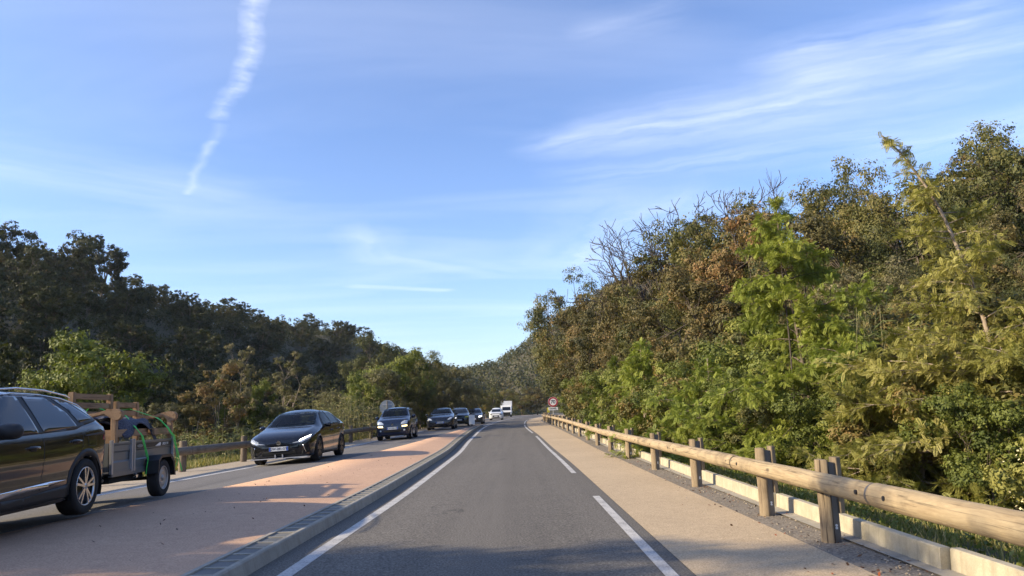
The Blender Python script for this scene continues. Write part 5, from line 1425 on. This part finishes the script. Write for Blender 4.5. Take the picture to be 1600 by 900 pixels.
# --- right side: back rows first (px, top, distance)
RB = [  # kind, px, top, y, width factor, label
 ('oa', 889, 448, 74, .80, 'dark oak with open crown at the left end of the right-hand tree mass'),
 ('oa', 892, 520, 92, .9, 'small oak right behind the bend, left of the tall dark oak'),
 ('br', 925, 470, 66, .85, 'brown-green tree below the lowest bare branches'),
 ('bs', 950, 478, 58, .95, 'brownish tree just under the leafless reaching branch'),
 ('br', 985, 455, 54, .9, 'russet-tinged tree beneath the bare crown'),
 ('br', 1035, 415, 50, .9, 'tall russet tree right of the bare crown'),
 ('ob', 1085, 352, 48, .85, 'green-topped tree at the shoulder of the skyline right of the bare crown'),
 ('oa', 1130, 338, 44, .85, 'tall oak behind the left edge of the feathery bright tree'),
 ('br', 1165, 345, 40, .85, 'brown-tipped tree directly behind the feathery bright tree'),
 ('oa', 1245, 335, 42, .9, 'dark green oak right behind the feathery bright tree\'s bare tip'),
 ('ob', 1300, 292, 40, .85, 'oak with blue-green crown rising on the skyline left of the leaning tree'),
 ('oa', 1345, 285, 36, .8, 'dark oak on the skyline just left of the leaning tree\'s tip'),
 ('bs', 1285, 370, 31, .95, 'reddish-brown tree between the feathery and the leaning tree'),
 ('ob', 1390, 300, 33, .9, 'olive-green tree behind the leaning tree\'s upper stem'),
 ('gr', 1345, 420, 25, 1.0, 'grey-green small-leaved tree with a pale crown between the two feathery trees'),
 ('oa', 1440, 330, 29, .9, 'oak hidden behind the middle of the leaning tree'),
 ('br', 1520, 260, 33, .9, 'rust-flecked tree on the skyline near the right edge'),
 ('oa', 1475, 305, 40, .8, 'dark oak below the rocky ridge, right of the leaning tip'),
 ('ob', 1560, 222, 30, .9, 'tall oak on the skyline second from the right edge'),
 ('oa', 1620, 205, 26, .95, 'highest oak at the right edge of the picture'),
 ('bs', 1560, 350, 24, .9, 'brown-green tree below the tall oaks at the right edge'),
 ('oa', 1600, 420, 20, .9, 'dark tree behind the leaning tree\'s base at the right edge'),
 ('oa', 1215, 420, 36, .9, 'dark tree filling in behind the feathery bright tree'),
 ('bs', 1090, 440, 38, 1.0, 'brown-leaved tree low behind the roadside bushes, left of the feathery tree'),
 ('ob', 1400, 470, 22, .9, 'shadowed tree behind the reeds'),
 ('oa', 1035, 500, 42, 1.0, 'green oak in the lower middle of the right-hand mass'),
 ('br', 975, 540, 46, .95, 'brown shrubby tree above the roadside bushes near the middle of the rail'),
 ('ob', 935, 540, 60, .95, 'oak low in the mass behind the 70 sign'),
 ('bs', 1660, 300, 22, .9, 'tree just outside the right edge'),
]
for kd, px, top, y, wf, lab in RB: inst(kd, px, top, y, PH[kd], lab, None, G1, wf)
# acacia saplings and bright shrubs along the rail
aspec = [(1005, 528, 33, 'bright green feathery sapling above the middle of the right rail'), (1100, 560, 24, 'feathery young tree low beside the left flank of the bright feathery tree')]
def acacia_px(name, label, seed, pts, y, Rr, **k):
    """trunk through photo pixels at distance y; first point is the foot"""
    P3 = [at(a, b, y + dy) for a, b, dy in pts]; foot = P3[0]; gx0 = foot.x; g0 = gzf(gx0, y)
    o = make_acacia(name, label, seed, 1.0 * (P3[-1].z - g0), Rr, trunk_pts=[(0, 0, -.3)] + [(p.x - gx0, p.y - y, p.z - g0) for p in P3[1:]], **k)
    o.location = (gx0, y, g0); return o
acacia_px('acacia_tree', 'bright green feathery conical tree with a bare tip, centre of the right-hand trees', 31, [(1278, 715, 0), (1262, 610, 0), (1238, 480, .1), (1222, 395, .1), (1212, 322, 0)], 17.5, 2.9, nfr=36000, frond=.16, cone=1.0, ex=.80, w0=.10, tshift=.36, rb=.05, bark='bark', z0=.03)
acacia_px('acacia_tree', 'tall slender feathery tree leaning left with its sparse tip against the sky at the right', 32, [(1590, 790, 0), (1568, 650, 0), (1535, 490, .1), (1470, 330, .2), (1412, 245, .2), (1378, 212, .1)], 12.5, 3.1, nfr=30000, frond=.13, mat='leaf_silver', cone=1.15, ex=1.5, w0=.045, tshift=0.15, rb=.05, z0=.02, droop=.28)
acacia_px('acacia_tree', 'bright green feathery sapling above the middle of the right rail', 33, [(1010, 690, 0), (1005, 610, 0), (1000, 535, 0)], 30, 2.4, tshift=.15, nfr=13000, frond=.24, cone=1.1, z0=.02)
acacia_px('acacia_tree', 'small yellow-green feathery tree between the sapling and the big feathery tree', 34, [(1120, 720, 0), (1112, 640, 0), (1105, 560, 0)], 21.5, 2.3, nfr=14000, frond=.20, cone=1.2, z0=.02, tshift=.1)
acacia_px('acacia_tree', 'drooping feathery tree with silvery fronds left of the leaning tree\'s foot', 35, [(1440, 760, 0), (1432, 640, 0), (1420, 510, 0)], 13.5, 2.1, nfr=15000, frond=.17, mat='leaf_silver', cone=1.1, z0=.02, tshift=-.1)
acacia_px('acacia_tree', 'feathery tree filling the right edge beside the rail', 36, [(1680, 800, 0), (1670, 640, 0), (1640, 470, 0)], 12.0, 2.3, nfr=14000, frond=.17, mat='leaf_silver', cone=1.1, z0=.02, tshift=-.12)
acacia_px('acacia_tree', 'green feathery tree leaning over the far part of the rail behind the bushes', 37, [(968, 670, 0), (966, 610, 0), (962, 560, 0)], 44, 2.0, nfr=9000, frond=.28, cone=1.2, z0=.02, tshift=-.05)
# bare slender tips above the crowns
for i, (px, py, y, d, lab) in enumerate([(1205, 285, 17.6, 1.3, 'leafless whip-like stem rising above the feathery conical tree')]):
    a = at(1213, 335, y); b = at(px, py, y); e = empty('bare_sapling', (a.x, y, gzf(a.x, y)), 0, lab, 'tree')
    tb = MB(); o0 = Vector(e.location); tb.tube([(0, 0, -.2), (.05, .03, (a.z - o0.z) * .5), a - o0, (a + b) / 2 - o0 + Vector((.03, 0, 0)), b - o0], [.03, .02, .014, .009, .004], 5)
    for k in range(26):
        t = random.uniform(0, 1); p = a.lerp(b, t) - o0; q = p + Vector((random.choice((-1, 1)) * random.uniform(.15, .5) * (1.1 - t), random.uniform(-.2, .2), random.uniform(.15, .5)))
        tb.tube([p, (p + q) / 2 + Vector((0, 0, -.03)), q], [.006, .005, .003], 3, cap=False)
    tb.build('stem', M['dead_wood'], e, fixn=False)
# bare trees
f0 = at(1040, 690, 52)
bare_tree('bare_tree', 'leafless tree with a fan of dark twigs above the brown crowns', 3, (at(1025, 600, 51).x, 51, gzf(at(1025, 600, 51).x, 51)), [at(1000, 415, 51), at(1022, 415, 51.5), at(1035, 435, 50.5)], .30)
bare_tree('bare_tree', 'leafless tree reaching left with a long drooping dark limb', 8, (at(1010, 600, 55).x, 55, gzf(at(1010, 600, 55).x, 55)), [at(940, 480, 54.5), at(960, 465, 55), at(980, 455, 55)], .30)
bare_tree('bare_tree', 'small leafless crown poking out between the russet trees and the feathery tree', 9, (at(1170, 600, 44).x, 44, gzf(at(1170, 600, 44).x, 44)), [at(1155, 370, 44), at(1180, 370, 44)], .10)
bare_tree('bare_tree', 'thin leafless branches right of the large bare fan', 10, (at(1080, 600, 49).x, 49, gzf(at(1080, 600, 49).x, 49)), [at(1068, 400, 49), at(1085, 400, 49)], .14)
# shrubs in front
ORD = 'first second third fourth fifth sixth seventh eighth ninth tenth eleventh twelfth thirteenth fourteenth fifteenth sixteenth seventeenth eighteenth nineteenth twentieth'.split()
sy_ = 10.5; k = 0
SB = [(9.6, 7.9, 1.9, 'ss'), (11.5, 7.2, 1.9, 'sh'), (13.6, 6.8, 2.2, 'sb'), (15.6, 6.7, 2.2, 'sh'), (17.6, 5.8, 1.9, 'sb'), (19.8, 6.1, 2.6, 'sh'), (22.5, 5.9, 2.9, 'sb'), (25.5, 5.9, 3.1, 'sh'), (28.5, 6.2, 3.4, 'sb'), (32, 5.9, 3.3, 'sb'), (36, 6.0, 3.8, 'sh'), (40, 6.1, 3.6, 'sb'), (45, 6.0, 4.2, 'sh'), (50, 6.1, 4.0, 'sb'), (56, 5.9, 4.2, 'sb'), (62, 5.9, 4.4, 'sh'), (69, 6.4, 4.2, 'sb'), (76, 7.2, 3.6, 'sb'), (84, 8.8, 3.0, 'ss'), (94, 11.0, 3.0, 'sb'),
      (12.5, 9.4, 3.4, 'sb'), (16.5, 9.0, 3.6, 'sb'), (21, 9.2, 4.0, 'sb'), (26, 8.6, 4.4, 'sh'), (31, 8.8, 4.8, 'sb'), (38, 8.4, 5, 'sb'), (46, 8.6, 5, 'sb')]
for i, (y, x, h, kd) in enumerate(SB):
    pr, u = used[kd]; s = h / PH[kd]; g0 = gzf(x, y) - .05
    if not u: used[kd][1] = True; o = pr; o.location = (x, y, g0); o.scale = (s, s, s)
    else: o = copy_tree(pr, (x, y, g0), random.uniform(0, 6.28), s)
    look = dict(ss='pale silvery bush', sh='bright green bush', sb='dull olive bush')[kd]
    o['label'] = (f'{look}, {ORD[i]} from the camera in the row just beyond the right guard rail' if i < 20 else f'{look}, {ORD[i - 20]} from the camera in the second row behind the right rail bushes'); o['group'] = G4
# flowering bush at the right edge
fb_ = make_oak('flowering_bush', 'small pale-flowered bush behind the rail at the right edge of the picture', 41, 1.5, .75, .05, 15000, mat='leaf_silver', ncl=26, trunk_f=.03, thr=.008, cat='bush')
pb = at(1665, 735, 8.4); put(fb_, pb.x, 8.4, .3, .95)
g = np.random.default_rng(5); c = rdir(g, 260) * np.array([.68, .68, .66]) * g.uniform(.8, 1.0, (260, 1)) + np.array([0, 0, .82])
leaf_quads('blossom', c, rdir(g, 260), rdir(g, 260), .035, .03, g.uniform(.8, 1, 260), simple('blossom_m', (.75, .66, .36), .7), fb_)
# reeds
def reeds(name, label, x0, y0, nx, H, seed, n=70, sp=.9, mat='reed', bladeL=.55, tsh=0.0, cat='reeds', group=None):
    g = np.random.default_rng(seed); e = empty(name, (x0, y0, gzf(x0, y0)), 0, label, cat, group); tb = MB(); C_, D_a, N_, L_ = [], [], [], []
    for i in range(n):
        bx, by = g.normal(0, sp * .5, 2); h = H * g.uniform(.6, 1.05); lx, ly = g.normal(0, .10, 2) * h
        tb.tube([(bx, by, -.2), (bx + lx * .3, by + ly * .3, h * .5), (bx + lx, by + ly, h)], [.012, .010, .004], 4, cap=False)
        for k in range(11):
            t = g.uniform(.15, 1.0); p = np.array([bx + lx * t * t, by + ly * t * t, h * t]); a = g.uniform(0, 6.28); up = g.uniform(.2, 1.1)
            d = unit(np.array([math.cos(a), math.sin(a), up])); L = bladeL * g.uniform(.5, 1.1)
            C_.append(p + d * L * .25); D_a.append(d); N_.append(rdir(g, 1)[0]); L_.append(L * .5)
            d2 = unit(d + np.array([0, 0, -.7])); C_.append(p + d * L * .5 + d2 * L * .22); D_a.append(d2); N_.append(rdir(g, 1)[0]); L_.append(L * .5)
    tb.build('stems', M['reed_stem'], e, fixn=False)
    L_ = np.array(L_); leaf_quads('blades', np.array(C_), np.array(D_a), np.array(N_), L_, .035, g.normal(.45, .2, len(L_)) + tsh, M[mat], e)
    return e
M['reed_stem'] = simple('reed_stem', (.22, .20, .09), .8)
q = at(1372, 700, 16.0); reeds('giant_reed', 'clump of giant reeds between the two feathery trees', q.x, 16.0, 0, 3.6, 1, 60, .9, tsh=-.25, cat='reeds')
q = at(1350, 700, 18.5); reeds('giant_reed', 'second reed clump, half hidden behind the nearer reeds', q.x, 18.5, 0, 4.2, 2, 50, .9, tsh=-.3, cat='reeds')

# --- left roadside vegetation, behind the left barrier
L1 = 'bushes and small trees behind the left guard rail'
def leftproto(key, *a, **k): used[key] = [make_oak(*a, **k), False]
PH.update(lg=5.0, lb=5.0, lo=5.0, sl=6.0)
leftproto('lg', 'bush', 'x', 51, 5.0, 2.8, .15, 26000, mat='leaf_bright', ncl=50, trunk_f=.05, thr=.010, cat='bush', tshift=.05)
leftproto('lb', 'sapling', 'x', 52, 5.0, 1.5, .10, 15000, mat='leaf_brown', ncl=34, trunk_f=.10, thr=.006, cat='tree', tshift=.2, bark='bark_pale')
leftproto('lo', 'bush', 'x', 53, 5.0, 2.2, .11, 22000, mat='leaf_grey', ncl=44, trunk_f=.05, thr=.008, cat='bush', tshift=.05)
leftproto('sl', 'sapling', 'x', 54, 6.0, 1.5, .10, 9000, mat='leaf_grey', ncl=26, trunk_f=.25, thr=.009, cat='tree', bark='bark_pale', tshift=.15)
LB = [('lg', 135, 538, 33, 1.0, 'large bright green bush behind the SUV and the trailer'),
 ('lo', 40, 605, 30, 1.0, 'grey-green bush behind the SUV roof at the left edge'),
 ('lo', 255, 628, 30, .9, 'low dark bush behind the wooden bench backs'),
 ('lb', 345, 575, 31, 1.0, 'rust-tinged sapling standing left of the black hatchback'),
 ('sl', 372, 555, 33, .8, 'thin pale-stemmed sapling just right of the rust-tinged one'),
 ('lb', 305, 618, 30, 1.1, 'lower brownish sapling near the trailer\'s tail'),
 ('lg', 395, 608, 34, .62, 'yellow-green bush behind the nose of the black hatchback'),
 ('sl', 455, 568, 38, 1.1, 'loose open sapling with a crooked pale stem above the black hatchback'),
 ('lo', 430, 630, 34, .9, 'grey bush directly behind the black hatchback'),
 ('lo', 520, 610, 42, 1.0, 'dry-looking bush between the black hatchback and the round sign'),
 ('lg', 560, 592, 46, .7, 'green bush left of the round sign'),
 ('lo', 600, 575, 52, 1.1, 'tall grey-green bush behind the round sign'),
 ('oa', 640, 556, 60, .85, 'bushy oak behind the small navy car'),
 ('lg', 622, 562, 56, .8, 'mid-green round-topped tree left of the bushy oak'),
 ('ob', 668, 556, 66, .8, 'tall oak over the dark sedan'),
 ('lo', 700, 574, 74, 1.0, 'open-topped tree at the right end of the left tree line'),
 ('oa', 655, 590, 55, .8, 'dark oak filling in below the tall oak over the sedan'),
 ('gr', 690, 590, 62, .9, 'grey tree above the sedan roof'),
 ('gr', 728, 596, 80, .9, 'small grey tree above the two compact cars'),
 ('ob', 745, 606, 92, .9, 'dark tree behind the white marker panel'),
 ('oa', 585, 535, 78, .8, 'oak on the lower skyline above the round sign'),
 ('lo', 575, 640, 44, .8, 'low scrub behind the rail at the round sign'),
 ('lo', 480, 648, 36, .8, 'low dry scrub behind the rail between the cars'),
 ('lo', 200, 640, 27, .8, 'low bush just beyond the trailer'),
 ('oa', 768, 606, 118, .9, 'tree behind the white SUV'), ('ob', 792, 610, 170, 1.2, 'tree behind the white box truck'), ('oa', 815, 612, 190, 1.4, 'shaded tree right of the box truck'), ('br', 838, 606, 190, 1.2, 'brownish tree between the truck and the 70 sign')]
for kd, px, top, y, wf, lab in LB: inst(kd, px, top, y, PH[kd], lab, None, L1, wf)
k = 0
for (px, y, H_, n, sp, ts) in [(500, 37, 2.7, 70, 1.8, .3), (535, 40, 2.6, 60, 1.8, .2), (345, 30, 1.5, 70, 1.6, .1), (400, 31, 1.4, 60, 1.8, .0), (300, 27, 1.3, 60, 1.5, .1), (560, 43, 2.2, 60, 1.8, .1), (595, 46, 1.9, 50, 1.8, .1), (640, 55, 2.0, 50, 1.8, -.1), (455, 34, 1.7, 70, 1.8, .1)]:
    q = at(px, 690, y); labs = ['sunlit yellow cane clump above the black hatchback', 'straw-coloured canes right of the black hatchback\'s roof', 'dry reeds under the rust-tinged sapling', 'dry reeds left of the black hatchback', 'short dry reeds beside the trailer\'s tail', 'cane clump left of the round sign', 'cane clump around the foot of the round sign', 'short canes behind the navy car', 'dry canes behind the black hatchback']
    reeds('cane_clump', labs[k], q.x, y, 0, H_, 60 + k, n, sp, bladeL=.4, tsh=ts, cat='reeds', group='cane clumps behind the left rail'); k += 1

# --- hillsides: individual oaks, sharing a few meshes
PH.update(h1=6.5, h2=6.5, h3=6.0, h4=7.5)
hp = {}
for key, sd, H_, R_, kw in (('h1', 71, 6.5, 3.3, {}), ('h2', 72, 6.5, 2.9, {}), ('h3', 73, 6.0, 3.2, dict(tshift=.2)), ('h4', 74, 7.5, 2.8, dict(trunk_f=.38))):
    kw = dict(dict(trunk_f=.12), **kw)
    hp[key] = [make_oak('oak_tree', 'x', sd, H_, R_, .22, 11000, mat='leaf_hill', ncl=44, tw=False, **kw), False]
def hinst(key, x, y, s, label, group, dz=-.3, wf=1.0):
    pr, u = hp[key]; g0 = gzf(x, y) + dz; rz_ = random.uniform(0, 6.28)
    if not u: hp[key][1] = True; o = pr; o.location = (x, y, g0); o.rotation_euler = (0, 0, rz_); o.scale = (s * wf, s * wf, s)
    else: o = copy_tree(pr, (x, y, g0), rz_, s * wf, sz=s)
    o['label'] = label; o['group'] = group
LABH = 'dark oak among many alike on the shaded slope of the left hill'
# skyline trees by their place along the ridge
sky_l = [(-30, 350), (0, 352), (30, 368), (62, 376), (95, 382), (128, 372), (158, 392), (190, 430), (215, 432), (240, 446), (268, 450), (300, 458), (330, 472), (362, 486), (400, 486), (430, 500), (455, 512), (482, 508), (510, 516), (535, 530), (560, 532), (592, 535), (615, 552)]
def ridge_y(px):      # where the sight line meets the crest, lateral about -72
    d = at(px, 600, 1.0); return min(420., 76. / max(.1, -d.x))
for i, (px, top) in enumerate(sky_l):
    y = ridge_y(px); p = at(px, top, y); g0 = gzf(p.x, y) - .3; s = (p.z - g0) / 6.5
    s = min(max(s, .55), 2.2)
    hinst(['h1', 'h2', 'h1', 'h3'][i % 4] if px != 158 and px != 482 else 'h4', p.x, y, s, 'oak standing out on the skyline of the left hill', 'oaks along the crest of the left hill', wf=.85)
def hlab(px, lat):
    a = 'low' if lat < 30 else ('halfway up' if lat < 52 else 'high')
    b = 'above the SUV and trailer' if px < 250 else ('above the rust-tinged sapling' if px < 410 else ('above the black hatchback' if px < 570 else 'above the navy car and sedan'))
    return f'dark oak {a} on the shaded left slope, {b}'
gg = random.Random(21); placed = []; nl = 0
for it in range(6000):
    if nl >= 205: break
    y = 30 + (gg.random() ** 1.35) * 330; lat = gg.uniform(18, 76); x = float(xlb(min(y, 140))) - lat
    sp = 3.9 + y * .022
    px = 806 + x / y * 1150
    if px < -130 or px > 655: continue
    if any((x - a) ** 2 + ((y - b) * .8) ** 2 < sp * sp for a, b in placed): continue
    placed.append((x, y)); nl += 1
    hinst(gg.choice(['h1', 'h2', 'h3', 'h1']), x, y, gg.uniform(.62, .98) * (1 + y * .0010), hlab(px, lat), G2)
print('left hill trees', nl)
placed = []; nr = 0
for it in range(4000):
    if nr >= 46: break
    y = gg.uniform(24, 190); lat = gg.uniform(14, 95); x = float(xb(min(y, 110))) + lat
    px = 806 + x / y * 1150
    if px < 830 or px > 1720: continue
    if any((x - a) ** 2 + ((y - b) * .8) ** 2 < 50 for a, b in placed): continue
    placed.append((x, y)); nr += 1
    hinst(gg.choice(['h1', 'h2', 'h3']), x, y, gg.uniform(.9, 1.3), 'oak among many alike on the sunlit slope behind the right-hand tree mass', G3)
# woodland seen as one mass: undergrowth on the slopes and the far spur
def canopy(name, label, xs, ys, n, mat, size, leafn, leaf, seed, tsh=0.0, fn=None):
    g = np.random.default_rng(seed); cx = g.uniform(xs[0], xs[1], n); cy = g.uniform(ys[0], ys[1], n)
    if fn is not None: m_ = fn(cx, cy); cx = cx[m_]; cy = cy[m_]
    n = len(cx); cz = gz(cx, cy); s = size * g.uniform(.6, 1.3, n); sh_ = g.normal(.45, .16, n)
    ctr = np.stack([cx, cy, cz + s * .35], -1); which = np.repeat(np.arange(n), leafn)
    d = rdir(g, n * leafn); d[:, 2] = np.abs(d[:, 2]) * 1.0 - .15; d = unit(d)
    lump = 1 + .25 * np.sin(d[:, 0] * 5 + which) * np.sin(d[:, 1] * 6 + which * 2.1)
    c = ctr[which] + d * (s[which] * g.uniform(.75, 1.08, n * leafn) * lump)[:, None] * np.array([1, 1, .85])
    nn = unit(d + g.normal(0, .5, d.shape)); dd = np.cross(nn, rdir(g, len(c)))
    L = leaf * g.uniform(.6, 1.4, len(c))
    o = leaf_quads(name, c, dd, nn, L, L * .6, sh_[which] + g.normal(0, .1, len(c)) + tsh, M[mat])
    o['kind'] = 'stuff'
    return o
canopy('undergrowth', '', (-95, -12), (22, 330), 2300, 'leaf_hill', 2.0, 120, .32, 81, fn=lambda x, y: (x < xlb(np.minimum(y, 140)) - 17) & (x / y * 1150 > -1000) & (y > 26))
M['leaf_far'] = leafmat('leaf_far', [(0, (.04, .05, .022)), (.5, (.075, .08, .03)), (.85, (.12, .105, .045)), (1, (.17, .12, .06))], .25)
canopy('far_woodland', '', (-110, 330), (235, 520), 4200, 'leaf_far', 3.9, 60, 1.1, 82, fn=lambda x, y: (gz(x, y) > 1.2) & (x / y * 1150 > -700) & (x / y * 1150 < 900))
canopy('hillside_scrub', '', (14, 150), (18, 235), 1500, 'leaf_far', 2.2, 110, .42, 83, fn=lambda x, y: (x > xb(np.minimum(y, 200)) + 11))
canopy('roadside_scrub', '', (-40, 60), (100, 260), 500, 'leaf_far', 1.6, 110, .28, 84, fn=lambda x, y: (x > xb(np.minimum(y, 230)) + 3.5) | (x < xlb(np.minimum(y, 230)) - 3))
# grass and weeds
def blades(name, pts, h, wd, mat, seed, tsh=0.0, lean=.35):
    g = np.random.default_rng(seed); n = len(pts); h = h * g.uniform(.4, 1.3, n)
    d = unit(np.stack([g.normal(0, lean, n), g.normal(0, lean, n), np.ones(n)], -1)); c = pts + d * (h / 2)[:, None]
    o = leaf_quads(name, c, d, rdir(g, n), h, wd, g.normal(.5, .2, n) + tsh, M[mat]); o['kind'] = 'stuff'; return o
g = np.random.default_rng(90)
n = 42000; y = 3.5 + 40 * g.uniform(0, 1, n) ** 1.6; x = xb(y) + .42 + g.uniform(0, 3.6, n); m_ = np.sin(x * 3.1 + y * 1.3) + np.sin(y * 2.2 - x) + g.normal(0, .7, n) > -.6; x, y = x[m_], y[m_]
blades('grass', np.stack([x, y, gz(x, y)], -1), .17, .014, 'grass', 91, .02, .45)
n = 60000; y = 11 + 70 * g.uniform(0, 1, n) ** 1.4; x = xlb(y) - .40 - g.uniform(0, 5.5, n)
blades('grass', np.stack([x, y, gz(x, y)], -1), .24, .022, 'grass', 92, .12, .35)
# weeds: low leafy tufts on the right verge
n = 240; y = 4 + 30 * g.uniform(0, 1, n) ** 1.4; x = xb(y) + .5 + g.uniform(0, 2.6, n); k = 60; w_ = np.repeat(np.arange(n), k); s = g.uniform(.08, .22, n)
c = np.stack([x, y, gz(x, y) + s * .5], -1)[w_] + g.normal(0, .5, (n * k, 3)) * s[w_][:, None]
L = .05 * g.uniform(.5, 1.6, n * k); o = leaf_quads('weeds', c, rdir(g, n * k), unit(rdir(g, n * k) + np.array([0, 0, .8])), L, L * .55, g.normal(.45, .15, n)[w_] + g.normal(0, .1, n * k), M['leaf_bright']); o['kind'] = 'stuff'
# pebbles and leaf litter on the gravel strip
g = np.random.default_rng(95); pm = MB()
bmv = [(1, 0, 0), (-1, 0, 0), (0, 1, 0), (0, -1, 0), (0, 0, 1), (0, 0, -1)]; bmf = [(0, 2, 4), (2, 1, 4), (1, 3, 4), (3, 0, 4), (2, 0, 5), (1, 2, 5), (3, 1, 5), (0, 3, 5)]
for i in range(900):
    y = 3.8 + 26 * g.uniform() ** 1.7; x = float(xb(y)) + g.choice([g.uniform(-.30, .25), g.uniform(-.05, .25), g.uniform(-.9, -.3)], p=[.55, .37, .08]); s = g.uniform(.004, .014)
    m4 = g.normal(0, .25, (6, 3)); z = float(zr(y)) + s * .3
    pm.add([(x + (a[0] + q[0]) * s, y + (a[1] + q[1]) * s, z + (a[2] * .7) * s) for a, q in zip(bmv, m4)], bmf)
o = pm.build('pebbles', M['pale_pave'], None, fixn=True); o['kind'] = 'stuff'
n = 420; y = 3.8 + 22 * g.uniform(0, 1, n) ** 1.6; x = xb(y) + g.normal(-.05, .30, n)
c = np.stack([x, y, zr(y) + .012], -1); nn = unit(g.normal(0, .35, (n, 3)) + np.array([0, 0, 1])); L = .045 * g.uniform(.5, 1.4, n)
M['litter'] = leafmat('litter', [(0, (.05, .03, .02)), (.6, (.14, .07, .03)), (1, (.30, .08, .03))], .1)
o = leaf_quads('leaf_litter', c, np.cross(nn, rdir(g, n)), nn, L, L * .5, g.uniform(0, 1, n), M['litter']); o['kind'] = 'stuff'
n = 110; y = 5.5 + 18 * g.uniform(0, 1, n); x = g.uniform(-5, -2.8, n)
c = np.stack([x, y, zr(y) + .19], -1); nn = unit(g.normal(0, .3, (n, 3)) + np.array([0, 0, 1])); L = .05 * g.uniform(.5, 1.2, n)
o = leaf_quads('leaf_litter', c, np.cross(nn, rdir(g, n)), nn, L, L * .5, g.uniform(0, .6, n), M['litter']); o['kind'] = 'stuff'

# unseen trees added on the left, outside the picture, to throw shade across the foreground
CAST = [(-13.2, 2.9, 7.4), (-12.5, -1.2, 7.4), (-13.5, -6.5, 8.0)]
for i, (x, y, h) in enumerate(CAST):
    o = copy_tree(used['ob'][0], (x, y, gzf(x, y)), i * 1.3, h / 9.0)
    o['label'] = f'tall unseen broadleaf tree added to shade the foreground, {ORD[i]} of those just outside the left edge'; o['group'] = 'added trees shading the foreground from the left'

# ------------------------------------------------------------------ thin evening haze in the valley
hz = MB(); hz.box((-1260, -560, float(GZ.min()) - 1), (1260, 1760, float(GZ.max()) + 9)); ho = hz.build('haze', [], None)
hm = bpy.data.materials.new('haze'); hm.use_nodes = True; ht = hm.node_tree; ht.nodes.clear()
hv = ht.nodes.new('ShaderNodeVolumePrincipled'); hv.inputs['Color'].default_value = (.86, .91, 1.0, 1); hv.inputs['Density'].default_value = .00012; hv.inputs['Anisotropy'].default_value = .2
hout = ht.nodes.new('ShaderNodeOutputMaterial'); ht.links.new(hv.outputs[0], hout.inputs['Volume'])
ho.data.materials.append(hm); ho['kind'] = 'stuff'
